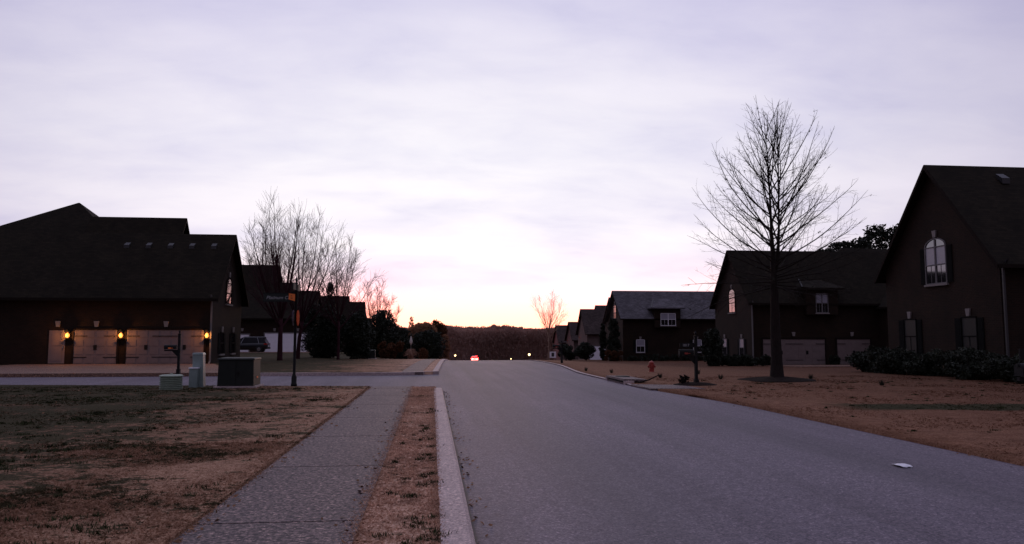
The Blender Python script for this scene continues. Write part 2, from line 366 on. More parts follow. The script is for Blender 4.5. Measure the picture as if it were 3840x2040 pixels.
def strip(name, mat, fl, fr_, ys, nx, zoff, bump=0, drop=.0, seed=1):
    ys = np.asarray(ys, float); l = fl(ys) * np.ones_like(ys); r = fr_(ys) * np.ones_like(ys)
    t = np.linspace(0, 1, nx)
    X = l[:, None] * (1 - t) + r[:, None] * t; Y = np.repeat(ys[:, None], nx, 1)
    edge = np.minimum(1, np.minimum(X - l[:, None], r[:, None] - X) / .5)
    Z = T(X, Y) + zoff + bump * (fnoise(X, Y, 1.6, seed) + .5 * fnoise(X, Y, 6, seed + 5)) * np.clip(edge, 0, 1)
    V = np.stack([X, Y, Z], -1).reshape(-1, 3); ny = len(ys)
    fs = [(i * nx + j, i * nx + j + 1, (i + 1) * nx + j + 1, (i + 1) * nx + j) for i in range(ny - 1) for j in range(nx - 1)]
    V = V.tolist()
    if drop:                           # skirt
        loop = [j for j in range(nx)] + [i * nx + nx - 1 for i in range(1, ny)] + [(ny - 1) * nx + j for j in range(nx - 2, -1, -1)] + [i * nx for i in range(ny - 2, 0, -1)]
        k = len(V); V += [(V[i][0], V[i][1], V[i][2] - drop) for i in loop]; n = len(loop)
        fs += [(loop[i], k + i, k + (i + 1) % n, loop[(i + 1) % n]) for i in range(n)]
    me = bpy.data.meshes.new(name); me.from_pydata(V, [], fs); me.update()
    o = link(name, me, mat); me.shade_smooth(); return struct(o)
def ygrid(a, b, d0=.4, g=1.03):
    out = [a]; d = d0
    while out[-1] + d < b: out.append(out[-1] + d); d = max(d0, d * g)
    return out + [b]
ZK = .13
def nearY(X): return 25.1 + .16 * np.maximum(-np.asarray(X, float), 0)
FARY = 35.2

# one ground sheet to the horizon
def ground_sheet():
    ax = np.concatenate([-np.geomspace(3000, 45, 22), np.linspace(-40, 60, 60), np.geomspace(64, 3000, 22)])
    ay = np.concatenate([np.linspace(-60, 300, 120), np.geomspace(305, 4800, 24)])
    X, Y = np.meshgrid(ax, ay); Z = T(X, Y) - .06; nx = len(ax)
    me = bpy.data.meshes.new('ground')
    me.from_pydata(np.stack([X, Y, Z], -1).reshape(-1, 3).tolist(), [], [(i * nx + j, i * nx + j + 1, (i + 1) * nx + j + 1, (i + 1) * nx + j) for i in range(len(ay) - 1) for j in range(nx - 1)])
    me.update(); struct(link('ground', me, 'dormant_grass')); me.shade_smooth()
ground_sheet()
strip('road', 'asphalt', kerbL, lambda Y: roadR(Y) + .02, ygrid(-20, 300, 1, 1.01), 8, 0)
# side street (flares where it meets the road)
def side_street():
    xs = np.linspace(-95, .36, 80); V = []; fs = []
    for X in xs:
        n = float(nearY(X)) - .03 - (1.0 * ss((X + 1.2) / 1.6)); fy = FARY + 1.4 * ss((X + 1.2) / 1.6)
        for t in np.linspace(0, 1, 10): yy = n * (1 - t) + fy * t; V.append((X, yy, float(T(X, yy))))
    for i in range(len(xs) - 1):
        for j in range(9): fs.append((i * 10 + j, (i + 1) * 10 + j, (i + 1) * 10 + j + 1, i * 10 + j + 1))
    me = bpy.data.meshes.new('side_street'); me.from_pydata(V, [], fs); me.update(); struct(link('side_street', me, 'asphalt'))
side_street()
# lawns
def lawn_left():
    xs = -np.geomspace(2.02, 90, 90)[::-1]; V = []; fs = []; nt_ = 70
    for X in xs:
        ye = float(nearY(X)) - .05
        for j, t in enumerate(np.linspace(0, 1, nt_)):
            yy = -20 + (ye + 20) * (1 - (1 - t) ** 1.5)
            V.append((X, yy, float(T(X, yy)) + ZK + .022 * float(fnoise(X, yy, 1.6, 1) + .6 * fnoise(X, yy, 6, 6)) * min(1, (-2.02 - X) / .4, (ye - yy) / .4) ))
        V.append((X, ye + .04, float(T(X, ye)) - .05))
    k = nt_ + 1
    for i in range(len(xs) - 1):
        for j in range(k - 1): fs.append((i * k + j, (i + 1) * k + j, (i + 1) * k + j + 1, i * k + j + 1))
    me = bpy.data.meshes.new('lawn'); me.from_pydata(V, [], fs); me.update(); struct(link('lawn', me, 'dormant_grass')); me.shade_smooth()
lawn_left()
one = lambda c: (lambda Y: np.full_like(np.asarray(Y, float), c))
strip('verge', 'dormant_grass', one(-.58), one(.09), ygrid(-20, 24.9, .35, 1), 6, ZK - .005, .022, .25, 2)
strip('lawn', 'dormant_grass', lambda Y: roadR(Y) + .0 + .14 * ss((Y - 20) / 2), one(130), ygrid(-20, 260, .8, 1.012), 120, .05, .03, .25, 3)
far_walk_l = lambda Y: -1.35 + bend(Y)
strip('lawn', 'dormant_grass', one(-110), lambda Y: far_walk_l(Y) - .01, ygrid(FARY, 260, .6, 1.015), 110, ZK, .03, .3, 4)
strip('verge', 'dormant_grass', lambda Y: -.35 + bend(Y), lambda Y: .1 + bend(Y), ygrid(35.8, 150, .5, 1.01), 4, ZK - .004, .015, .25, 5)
# sidewalk: separate slabs with open joints
def slabs(name, x0, x1, joints, mat='aggregate'):
    b = MB()
    for a, c in zip(joints[:-1], joints[1:]):
        ys = np.linspace(a + .014, c - .014, 4)
        for y0_, y1_ in zip(ys[:-1], ys[1:]):
            p = [(float(f(q)), q) for q, f in ((y0_, x0), (y0_, x1), (y1_, x1), (y1_, x0))]
            b.hexa([(q[0], q[1], float(T(*q)) - .1) for q in p], [(q[0], q[1], float(T(*q)) + ZK + .004) for q in p])
    return struct(b.build(name, mat))
slabs('sidewalk', lambda Y: -2.0 + .004 * Y, lambda Y: -.60 + .002 * Y, [-8, -4.6, -1.8, 1.05, 3.9, 6.78, 9.62, 12.5, 15.4, 18.3, 21.2, 24.1, 25.1])
slabs('sidewalk', far_walk_l, lambda Y: -.35 + bend(Y), list(np.arange(35.4, 150, 2.9)))
def kerb(fx0, fx1, ys, top, name='kerb'):
    b = MB(); prev = None; V = []; fs = []
    for q in ys:
        z0 = float(T(fx0(q), q)); tp = top(q)
        V += [(float(fx0(q)), q, z0 - .1), (float(fx0(q)), q, z0 + tp), (float(fx1(q)) - .04, q, z0 + tp), (float(fx1(q)), q, z0 + tp - .035), (float(fx1(q)) + .02, q, z0 - .1)]
    n = len(ys)
    for i in range(n - 1):
        for j in range(4): fs.append((i * 5 + j, i * 5 + j + 1, (i + 1) * 5 + j + 1, (i + 1) * 5 + j))
    fs += [tuple(range(5)), tuple((n - 1) * 5 + j for j in range(5))[::-1]]
    b.add(V, fs); return struct(b.build(name, 'kerb_concrete'))
kerb(one(.09), lambda Y: .36 + .012 * math.sin(Y * 1.3) * 0, ygrid(-20, 24.6, .5, 1) + [25.0, 25.4, 25.7], lambda Y: .135 * (1 if Y < 24.3 else max(.25, 1 - (Y - 24.3) / 1.9)))
kerb(lambda Y: .1 + bend(Y), kerbL, ygrid(36.2, 200, .8, 1.02), lambda Y: .135)
def kerbx(x0, x1, fy, d, name='kerb'):
    b = MB(); xs = np.linspace(x0, x1, 40)
    for a, c in zip(xs[:-1], xs[1:]):
        p = [(a, fy(a)), (c, fy(c)), (c, fy(c) + d), (a, fy(a) + d)]
        b.hexa([(q[0], q[1], float(T(*q)) - .1) for q in p], [(q[0], q[1], float(T(*q)) + ZK + .008) for q in p])
    return struct(b.build(name, 'kerb_concrete'))
kerbx(-8.5, .36 + .02, lambda X: FARY - .12 + 1.0 * float(ss((X + 1.4) / 1.7)), .26)
kerbx(-60, -24.2, lambda X: FARY - .12, .26)
# low concrete edging on the far side of the road
kerb(lambda Y: roadR(Y) + .14, lambda Y: roadR(Y) - .0, ygrid(24.5, 120, .6, 1.02), lambda Y: .045)
# driveway of the left house, its apron on the side street
def poly_slab(name, pts, th, mat):
    b = MB(); b.hexa([(p[0], p[1], float(T(*p)) - .1) for p in pts], [(p[0], p[1], float(T(*p)) + th) for p in pts]); return struct(b.build(name, mat))
poly_slab('driveway', [(-24.2, FARY - .1), (-8.6, FARY - .1), (-13.0, 47.45), (-24.2, 47.45)], ZK + .03, 'drive_aggregate')
poly_slab('driveway', [(-26, 84.5), (-12.2, 84.5), (-14.3, 92), (-26, 92)], ZK + .05, 'drive_aggregate')
poly_slab('driveway', [(26.2, 51.5), (36.5, 51.5), (36.5, 59.2), (26.2, 59.2)], .12, 'drive_aggregate')
poly_slab('driveway_apron', [(7.1, 24.2), (8.9, 24.0), (8.7, 26.0), (7.1, 26.6)], .062, 'aggregate')

# ------------------------------------------------------------------ plants
def leaf_cloud(centers, rad, n, size, seed, flat=1.0):
    r = np.random.default_rng(seed); centers = np.asarray(centers, float); rad = np.asarray(rad, float)
    wts = rad ** 2; idx = r.choice(len(centers), n, p=wts / wts.sum())
    d = r.normal(size=(n, 3)); d /= np.linalg.norm(d, axis=1)[:, None]
    rr = rad[idx] * r.uniform(.35, 1.0, n) ** .5
    P = centers[idx] + d * rr[:, None] * np.array([1, 1, flat])
    a = r.normal(size=(n, 3)); a /= np.linalg.norm(a, axis=1)[:, None]
    b = np.cross(a, r.normal(size=(n, 3))); b /= np.linalg.norm(b, axis=1)[:, None]
    s = size * r.uniform(.5, 1.3, n)[:, None]
    V = np.stack([P - a * s, P - b * s * .5, P + a * s, P + b * s * .5], 1).reshape(-1, 3)
    return V
def shrub(name, label, x, y, rx, ry, h, mat, cat='shrub', group=None, n=900, leaf=.09, seed=0, boxy=False):
    z = float(T(x, y)) + .05; t = thing(name, label, cat, (x, y, z), group)
    r = np.random.default_rng(seed + 11); c = []; ra = []
    k = 26
    for i in range(k):
        u = r.uniform(0, 2 * math.pi); q = r.uniform(0, 1) ** .5 * .72; hh = r.uniform(.12, .80)
        sh = 1 if boxy else math.sqrt(max(.15, 1 - (max(hh - .45, 0) / .6) ** 2))
        c.append((x + math.cos(u) * q * rx * sh, y + math.sin(u) * q * ry * sh, z + hh * h)); ra.append(.30 * min(rx, h, ry) * r.uniform(.7, 1.15))
    np_mesh('foliage', leaf_cloud(c, ra, n, leaf, seed), mat, t)
    m = MB()
    for i in range(5):
        a = i * 1.256; m.tube([(x, y, z - .1), (x + .35 * rx * math.cos(a), y + .35 * ry * math.sin(a), z + .45 * h), (x + .5 * rx * math.cos(a), y + .5 * ry * math.sin(a), z + .75 * h)], [.035, .02, .01], 5)
    m.build('stem', 'bark', t); return t
def evergreen(name, label, x, y, w_, h, mat='leaf_dark', shape='cone', n=5000, leaf=.16, seed=0, group=None, z0=.08, base=None, cat='tree'):
    z = float(T(x, y)) if base is None else base; t = thing(name, label, cat, (x, y, z), group)
    r = np.random.default_rng(seed + 3); c = []; ra = []
    n = int(n * 1.9); leaf = leaf * .72
    for i in range(150):
        hh = r.uniform(z0, .98)
        if shape == 'cone': R_ = (1 - hh) ** .75 * .95 + .05
        elif shape == 'column': R_ = math.sqrt(max(.03, 1 - hh ** 3)) * (.65 + .35 * min(1, hh * 5))
        elif shape == 'round': R_ = math.sqrt(max(.03, 1 - ((hh - .5) / .52) ** 2))
        else: R_ = math.sqrt(max(.03, 1 - ((hh - .35) / .68) ** 2))
        u = r.uniform(0, 6.283); q = R_ * w_ / 2 * r.uniform(.1, 1) ** .5 * .84
        c.append((x + q * math.cos(u), y + q * math.sin(u), z + hh * h)); ra.append(w_ * .5 * r.uniform(.18, .36) * (.45 + .55 * R_))
    np_mesh('crown', leaf_cloud(c, ra, n, leaf, seed, 1), mat, t)
    m = MB(); m.tube([(x, y, z - .2), (x, y, z + h * .5), (x + .05, y, z + h * .9)], [.04 * w_ + .04, .03 * w_, .01], 7)
    for i in range(8):
        a = i * 2.4; hh = .15 + .09 * i; m.tube([(x, y, z + hh * h), (x + .3 * w_ * math.cos(a) * (1 - hh), y + .3 * w_ * math.sin(a) * (1 - hh), z + (hh + .1) * h)], [.04, .012], 5)
    m.build('trunk', 'bark', t); return t

def curve_branch(mb, p, d, L, r0, r1, nseg, upw, wob, rnd, k=5):
    p = Vector(p); d = Vector(d).normalized(); pts = [p.copy()]; dirs = [d.copy()]
    st = L / nseg
    for i in range(nseg):
        d = (d + Vector((rnd.gauss(0, wob), rnd.gauss(0, wob), rnd.gauss(0, wob) + upw * st))).normalized()
        p = p + d * st; pts.append(p.copy()); dirs.append(d.copy())
    rad = [r0 + (r1 - r0) * (i / nseg) for i in range(nseg + 1)]
    mb.tube(pts, rad, k, cap=False); return pts, dirs, rad
def side_dir(d, ang, az_):
    a = d.orthogonal().normalized(); b = d.cross(a); s = a * math.cos(az_) + b * math.sin(az_)
    return (d * math.cos(ang) + s * math.sin(ang)).normalized()

def oak():
    x, y = 13.45, 28.5; z = float(T(x, y)); rnd = random.Random(5)
    t = thing('bare_tree', 'tall bare tree with forked straight trunk and many fine spreading branches on right lawn', 'tree', (x, y, z))
    tr = MB(); tr.tube([(x, y, z - .2), (x, y, z + .05), (x, y, z + .25), (x + .01, y, z + .8), (x - .01, y, z + 2), (x, y, z + 3.4), (x - .01, y, z + 4.6), (x - .05, y, z + 6.0), (x - .07, y, z + 7.5), (x - .12, y, z + 9.0), (x - .2, y, z + 10.1), (x - .22, y, z + 10.8)],
            [.38, .34, .27, .22, .19, .155, .105, .058, .038, .024, .012, .005], 12)
    tr.tube([(x + .02, y, z + 4.2), (x + .16, y - .05, z + 4.8), (x + .24, y - .05, z + 6.0), (x + .30, y - .02, z + 8.0), (x + .34, y, z + 10.0), (x + .40, y, z + 11.2)], [.08, .07, .045, .028, .015, .005], 9)
    tr.build('trunk', 'bark', t, True)
    lead = [((-.01, 4.0), (-.05, 6.0), (-.07, 7.5), (-.12, 9.0), (-.2, 10.3)), ((.05, 4.4), (.24, 6.0), (.30, 8.0), (.34, 10.0), (.38, 10.6))]
    br = MB(); tw = MB(); leaves = []
    N = 96
    for i in range(N):
        q_ = (i + .5) / N; h = 3.7 + 6.2 * q_ ** 1.45
        L_ = lead[i % 2]; xo = float(np.interp(h, [q[1] for q in L_], [q[0] for q in L_]))
        f = (h - 3.7) / 6.2
        azz = i * 2.39996 + rnd.uniform(-.3, .3)
        lowb = i % 3 == 0
        el = R(float(np.interp(f, [0, .06, .15, .35, 1], [-10, 3, 13, 28, 58])) + (0 if lowb or f < .04 else rnd.uniform(0, 16)) + rnd.uniform(-4, 4))
        L = float(np.interp(f, [0, .05, .15, .35, .6, 1], [3.5, 3.8, 4.4, 4.3, 3.2, 1.8])) * rnd.uniform(.62, 1.10)
        d = Vector((math.cos(azz) * math.cos(el), math.sin(azz) * math.cos(el), math.sin(el)))
        upw = float(np.interp(f, [0, .06, .15, 1], [.0, .08, .17, .18]))
        r0 = .029 * (L / 4.2) ** .8 + .0045
        pts, dirs, rad = curve_branch(br, (x + xo, y, z + h), d, L, r0, .004, 12, upw, .045, rnd, 5)
        n2 = int(L * 3.5)
        for k in range(n2):
            s = (.16 + .8 * k / n2); j = min(11, int(s * 12)); q = pts[j].lerp(pts[j + 1], s * 12 - j)
            d2 = side_dir(dirs[j], R(rnd.uniform(28, 55)), (k % 2) * math.pi + rnd.uniform(-.9, .9))
            L2 = (1 - s) * L * .46 * rnd.uniform(.5, 1.25) + .24
            p2, dd2, _ = curve_branch(tw, q, d2, L2, .0085 * (1 - s * .4), .0032, 5, .25 if f > .08 else .02, .07, rnd, 3)
            for m in range(int(L2 / .25)):
                s3 = rnd.uniform(.15, 1); j3 = min(4, int(s3 * 5)); q3 = p2[j3].lerp(p2[j3 + 1], s3 * 5 - j3)
                d3 = side_dir(dd2[j3], R(rnd.uniform(30, 60)), rnd.uniform(0, 6.28))
                curve_branch(tw, q3, d3, rnd.uniform(.10, .32), .0042, .002, 2, .3, .08, rnd, 3)
                if rnd.random() < .10: leaves.append(tuple(q3))
    br.build('branches', 'bark', t, True); tw.build('twigs', 'bark', t)
    np_mesh('withered_leaves', leaf_cloud(leaves, [.05] * len(leaves), len(leaves) * 3, .035, 4), 'leaf_dark', t)
    # small mound of mulch
    m = MB(); ring = []; k = 28
    for rr, hh in ((0, .16), (.5, .14), (1.0, .09), (1.45, .03), (1.65, -.08)):
        for j in range(k):
            a = 2 * math.pi * j / k; q = rr * (1 + .08 * math.sin(3 * a + 1) + .05 * math.sin(7 * a)); ring.append((x + q * math.cos(a), y + q * .9 * math.sin(a), z + .05 + hh + (rnd.uniform(-.012, .012) if 0 < rr < 1.6 else 0)))
    m.add(ring, [(i * k + j, i * k + (j + 1) % k, (i + 1) * k + (j + 1) % k, (i + 1) * k + j) for i in range(4) for j in range(k)])
    struct(m.build('mulch_bed', 'mulch'))
oak()

def vase(label, x, y, h, spread, seed, fork=.18, nst=6, r0=.16, mat='bark', thick=1.0, base=None, lean=0, group=None, dense=1.0, name='bare_tree'):
    z = float(T(x, y)) if base is None else base; rnd = random.Random(seed)
    t = thing(name, label, 'tree', (x, y, z), group)
    tr = MB(); fz = fork * h
    tr.tube([(x, y, z - .3), (x, y, z + .25), (x + lean * .3, y, z + fz * .6), (x + lean, y, z + fz * 1.05)], [r0 * 1.5, r0 * 1.05, r0 * .9, r0 * .75], 9)
    tr.build('trunk', mat, t, True)
    br = MB(); tw = br
    for i in range(nst):
        a = i * 2.39996 + rnd.uniform(-.3, .3); q = (i + .5) / nst
        el = R(82 - 40 * q ** .7 + rnd.uniform(-4, 4)); L = (h - fz) * (1.06 - .30 * q) * rnd.uniform(.9, 1.05)
        d = Vector((math.cos(a) * math.cos(el) * spread, math.sin(a) * math.cos(el) * spread, math.sin(el)))
        hz = fz * (1.0 if i < nst * .6 else .8)
        pts, dirs, rad = curve_branch(br, (x + lean * .9, y, z + hz), d, L, r0 * .47 * thick, .006 * thick, 14, .09, .022, rnd, 5)
        n2 = int(20 * dense)
        for k in range(n2):
            s = .10 + .86 * k / n2; j = min(13, int(s * 14)); p = pts[j].lerp(pts[j + 1], s * 14 - j)
            d2 = side_dir(dirs[j], R(rnd.uniform(20, 42)), rnd.uniform(0, 6.28))
            L2 = (1 - s) * L * .5 * rnd.uniform(.6, 1.15) + .35 * h / 10
            p2, dd2, _ = curve_branch(br, p, d2, L2, (.015 * (1 - s) + .005) * thick * h / 10, .004 * thick, 7, .16, .035, rnd, 4)
            for m in range(int(6 * dense) + 1):
                s3 = rnd.uniform(.15, 1); j3 = min(6, int(s3 * 7)); q3 = p2[j3].lerp(p2[j3 + 1], s3 * 7 - j3)
                d3 = side_dir(dd2[j3], R(rnd.uniform(20, 45)), rnd.uniform(0, 6.28))
                p3, dd3, _ = curve_branch(tw, q3, d3, rnd.uniform(.4, 1.1) * h / 10, 0.0085 * thick, .005 * thick, 3, .2, .06, rnd, 3)
                if rnd.random() < .6 * dense:
                    curve_branch(tw, p3[1], side_dir(dd3[1], R(35), rnd.uniform(0, 6.28)), rnd.uniform(.2, .5) * h / 10, .0068 * thick, .0045 * thick, 2, .2, .05, rnd, 3)
    br.build('branches', mat, t, True)
    return t
vase('bare vase-shaped tree with stout trunk on the lawn left of the sign pole', -10.6, 55.0, 11.4, .85, 3, .26, 10, .18, 'far_bark', 1.0, dense=.85)
vase('tall bare tree with leaning stems directly behind the street sign pole', -10.3, 60.5, 12.1, .85, 8, .24, 9, .16, 'far_bark', 1.0, lean=.3, dense=.85)
vase('slender bare tree standing behind the dark evergreen shrubs beside the left lawn', -7.1, 59.5, 9.4, .9, 12, .32, 10, .11, 'far_bark', 1.0, dense=.85)
vase('bare tree with forked upright stems rising behind the roof of the white garage house', -23.6, 112, 19.5, .50, 15, .30, 6, .22, 'far_bark', 1.8, dense=.8)
vase('smaller bare tree standing behind the low roof right of the dark evergreens', -8.2, 112, 10.8, .95, 21, .15, 9, .12, 'far_bark', 1.8, dense=1.0)
vase('lone bare tree paled by painted glare, rising above the far wood beside the stepped roofs', 24.6, 158, 14.6, 1.15, 30, .42, 9, .13, 'glare_bark', 1.2, dense=.8)

# evergreens and shrubs, left side
evergreen('holly_tree', 'tall dark holly with lacy top standing in front of white garage door', -8.5, 65, 2.3, 6.5, 'leaf_holly', 'cone', 2600, .14, 1)
evergreen('evergreen_tree', 'broad low dark evergreen covering the right end of the white garage door', -9.0, 64.6, 3.9, 4.6, 'leaf_dark', 'round', 6500, .16, 2, z0=.0)
evergreen('evergreen_tree', 'dense dark evergreen right of the slender bare tree trunk', -6.0, 64, 2.9, 3.9, 'leaf_dark', 'round', 5200, .15, 4, z0=.0)
evergreen('evergreen_tree', 'large round dark tree rising left of the reddish clipped hedge', -6.0, 100, 4.6, 6.2, 'leaf_dark', 'round', 5200, .24, 5, z0=.02)
evergreen('evergreen_tree', 'short wide dark tree between the round tree and the low roof', -9.0, 104, 3.4, 5.0, 'leaf_dark', 'round', 3800, .22, 6, z0=.02)
shrub('clipped_hedge', 'rounded reddish brown hedge at the end of the left lawn', -4.0, 76, 1.55, 1.2, 2.0, 'leaf_red', 'hedge', None, 3600, .11, 7, True)
evergreen('spreading_tree', 'wide spreading tan-topped tree over the left kerb far down the street', -1.6, 132, 6.6, 6.4, 'leaf_tan', 'dome', 8000, .26, 8, z0=.45)
evergreen('evergreen_tree', 'dark evergreen mass under the wide tan-topped tree far down the street', -.6, 128, 6.4, 4.9, 'leaf_dark', 'round', 7000, .24, 9, z0=.0)
evergreen('evergreen_tree', 'dark tree left of the wide tan-topped tree far down the street', -5.0, 124, 4.6, 5.2, 'leaf_dark', 'round', 5000, .24, 10, z0=.0)
evergreen('round_tree', 'round-headed reddish tree peeping over the spreading tree down the street', 1.1, 152, 5.0, 8.2, 'leaf_red', 'round', 5000, .26, 11, z0=.3)
evergreen('narrow_tree', 'narrow tan leaning tree at the right end of the far left trees', 2.6, 140, 1.9, 5.0, 'leaf_tan', 'column', 2600, .22, 12, z0=.1)
evergreen('sapling', 'thin leafy sapling top sticking up above the far left trees', -3.9, 150, 1.6, 9.0, 'leaf_tan', 'column', 260, .24, 13, z0=.62)
def pampas(x, y):
    z = float(T(x, y)) + .1; t = thing('pampas_grass', 'tan ornamental grass clump with one pale plume beside the left sidewalk', 'grass clump', (x, y, z))
    r = random.Random(2); m = MB()
    for i in range(260):
        a = r.uniform(0, 6.28); q = r.uniform(.2, 1.0); h = r.uniform(.7, 1.5)
        m.tube([(x + .1 * q * math.cos(a), y + .1 * q * math.sin(a), z), (x + .45 * q * math.cos(a), y + .45 * q * math.sin(a), z + h * .8), (x + .9 * q * math.cos(a), y + .9 * q * math.sin(a), z + h * (.9 - .5 * q))], [.03, .022, .006], 3)
    m.build('blades', 'grass_tan', t)
    p = MB(); p.tube([(x, y, z + .8), (x, y, z + 1.7)], .015, 5); p.lathe((x, y, z + 1.6), [(.02, 0), (.14, .2), (.17, .4), (.10, .75), (.02, 1.0)], 9); p.build('plume', 'plume', t)
pampas(-2.2, 84)
evergreen('bare_shrub', 'loose reddish twiggy shrub beside the tan grass clump', -.9, 86, 1.3, 1.4, 'leaf_red', 'round', 700, .10, 14, cat='shrub')

# right side plants
for i, (px, py, rx, h) in enumerate(((17.9, 100, 1.35, 2.35), (20.4, 99, 1.75, 2.6))):
    shrub('boxwood_shrub', ('smaller round clipped shrub left of its larger neighbour down the right side', 'larger round clipped shrub in front of the pale garage')[i], px, py, rx, rx, h, 'leaf_dark', 'shrub', 'round clipped shrubs', 3800, .14, 40 + i)
evergreen('columnar_evergreen', 'narrow columnar evergreen beside the pale garage wall', 22.35, 97.5, 1.15, 4.9, 'leaf_dark', 'column', 3600, .15, 15, cat='tree', z0=0)
evergreen('columnar_evergreen', 'broad columnar evergreen against the gable of the grey-roofed house', 22.5, 92.2, 1.9, 5.4, 'leaf_dark', 'column', 5200, .15, 16, z0=0)
shrub('maroon_shrub', 'low maroon shrub at the foot of the columnar evergreens', 22.1, 90.5, 1.4, .9, 1.5, 'leaf_red', 'shrub', None, 1800, .11, 55)
ords = ['first', 'second', 'third', 'fourth', 'fifth', 'sixth', 'seventh', 'eighth', 'ninth']
for i in range(8):
    xx = 24.6 + i * 1.35; shrub('foundation_shrub', '%s low shrub from the left under the windows of the grey-roofed house' % ords[i], xx, 91.3, .8, .6, .75 + .1 * (i % 3), 'leaf_dark', 'shrub', 'shrubs along the grey-roofed house', 900, .10, 60 + i)
evergreen('tall_shrub', 'tall dark shrub at the far corner of the middle right brick house', 22.3, 58.4, 1.8, 3.0, 'leaf_dark', 'round', 4200, .12, 17, cat='shrub', z0=0)
ords = ['first', 'second', 'third', 'fourth', 'fifth', 'sixth', 'seventh', 'eighth', 'ninth']
for i in range(5):
    shrub('foundation_shrub', '%s low shrub from the left along the middle right brick house wall' % ords[i], 23.4 + .45 * i, 58.9 - .35 * i + .4, .75, .6, .95 + .08 * (i % 2), 'leaf_dark', 'shrub', 'shrubs along the middle right brick house', 1300, .09, 80 + i)
shrub('boxy_shrub', 'small square shrub left of the double garage door', 26.3, 57.6, .55, .5, 1.0, 'leaf_dark', 'shrub', None, 1500, .08, 90, True)
shrub('boxy_shrub', 'small square shrub between the double and single garage doors', 32.6, 58.6, .6, .45, .95, 'leaf_dark', 'shrub', None, 1500, .08, 91, True)
for i in range(8):
    yy = 36.6 - i * 1.62
    shrub('foundation_shrub', '%s dense dark shrub from the far end before the nearest right house' % ords[i], 21.9 + .25 * math.sin(i * 2.1), yy, 1.15, 1.05, 1.12 + .12 * math.sin(i * 1.7), 'leaf_dark', 'shrub', 'shrubs before the nearest right house', 5200, .07, 100 + i)
CED = ((46.5, 97, 5.5, 12.2, 'lowest dark cedar at the left end of the row behind the middle right house'), (49.2, 96, 6, 13.4, 'second dark cedar from the left above the middle right roof'),
       (52.0, 95, 6, 13.9, 'third dark cedar from the left above the middle right roof'), (54.6, 96, 6, 15.0, 'fourth dark cedar from the left above the middle right roof'),
       (57.2, 95, 6.5, 15.6, 'fifth dark cedar from the left above the middle right roof'), (60.0, 96, 6.5, 17.2, 'high dark cedar just left of the nearest right gable'),
       (63.2, 95, 7, 17.6, 'high dark cedar touching the rake of the nearest right gable'), (67, 96, 8, 18.5, 'dark cedar mostly hidden behind the nearest right gable'))
for i, (xx, yy, ww, top, lab) in enumerate(CED):
    evergreen('cedar_tree', lab, xx, yy, ww, top + .9, 'leaf_dark', 'round' if i % 3 == 1 else 'dome', 5200, .34, 120 + i, 'cedars behind the houses', z0=.2)
# distant wood as one mass
def wood():
    r = np.random.default_rng(9); TR = MB(); n = 360000
    X = r.uniform(-60, 120, n); Y = r.uniform(228, 300, n) ; z = T(X, Y)
    cr = fnoise(X, Y, .55, 21) + .6 * fnoise(X, Y, 1.5, 22)
    row = np.floor((Y - 228) / 24); Y = 228 + row * 30 + r.uniform(0, 12, n); z = T(X, Y)
    px = 20.6 + row * 1.3 + 1.3 * np.sin(X * .11) + .9 * np.sin(X * .31) + 10.0 * fnoise(X, Y, .22, 21) + 8.0 * fnoise(X, Y * .3, .7, 22) + 1.3 * r.normal(0, 1, n)
    top = 1.7 + px / 1900 * Y; u = np.where(r.uniform(0, 1, n) < .45, 1 - .35 * r.uniform(0, 1, n) ** 1.5, r.uniform(0, 1, n))
    P = np.stack([X, Y, z + (top - z) * u], 1)
    a = r.normal(size=(n, 3)); a[:, 2] += 1.2 * np.sign(a[:, 2]); a /= np.linalg.norm(a, axis=1)[:, None]
    b = np.cross(a, r.normal(size=(n, 3))); b /= np.linalg.norm(b, axis=1)[:, None]
    s_ = .42 * r.uniform(.5, 1.3, n)[:, None]
    V = np.stack([P - a * s_, P - b * s_ * .35, P + a * s_, P + b * s_ * .35], 1).reshape(-1, 3)
    for i in range(150):
        x_, y_ = r.uniform(-85, 160), r.uniform(229, 260); z_ = float(T(x_, y_)); TR.tube([(x_, y_, z_ - .5), (x_ + r.uniform(-.5, .5), y_, z_ + 9)], [.22, .07], 4)
    T_ = np.array(TR.v, dtype=float)[np.array([f for f in TR.f if len(f) == 4]).ravel()]
    tag(np_mesh('distant_wood', np.concatenate([V, T_]), 'twig_wood'), 'far brown bare wood closing the end of the street', 'wood', None, 'stuff')
wood()

# ------------------------------------------------------------------ houses
class Face:      # a wall face: o = point on the wall at ground, u = direction along it, n = outward
    def __init__(s, o, u, n): s.o = Vector(o); s.u = Vector(u); s.n = Vector(n)
    def p(s, a, z_, d): v = s.o + s.u * a + s.n * d; return (v.x, v.y, z_)
    def box(s, mb, a0, a1, z0, z1, d0, d1):
        q = [s.p(a0, 0, d0), s.p(a1, 0, d0), s.p(a1, 0, d1), s.p(a0, 0, d1)]
        mb.hexa([(x_, y_, z0) for x_, y_, _ in q], [(x_, y_, z1) for x_, y_, _ in q])
    def poly(s, mb, pts, d0, d1):
        mb.prism([s.p(a, z_, d0) for a, z_ in pts], tuple(s.n * (d1 - d0)))
def keystone(F, H, a, z0):
    k = MB(); F.poly(k, [(a - .09, z0), (a + .09, z0), (a + .15, z0 + .34), (a - .15, z0 + .34)], 0, .07); k.build('keystone', 'stone', H)
def arc(c, hw, z0, rise, n=10):
    return [(c + hw * math.cos(math.pi * t / n), z0 + rise * math.sin(math.pi * t / n)) for t in range(n + 1)]
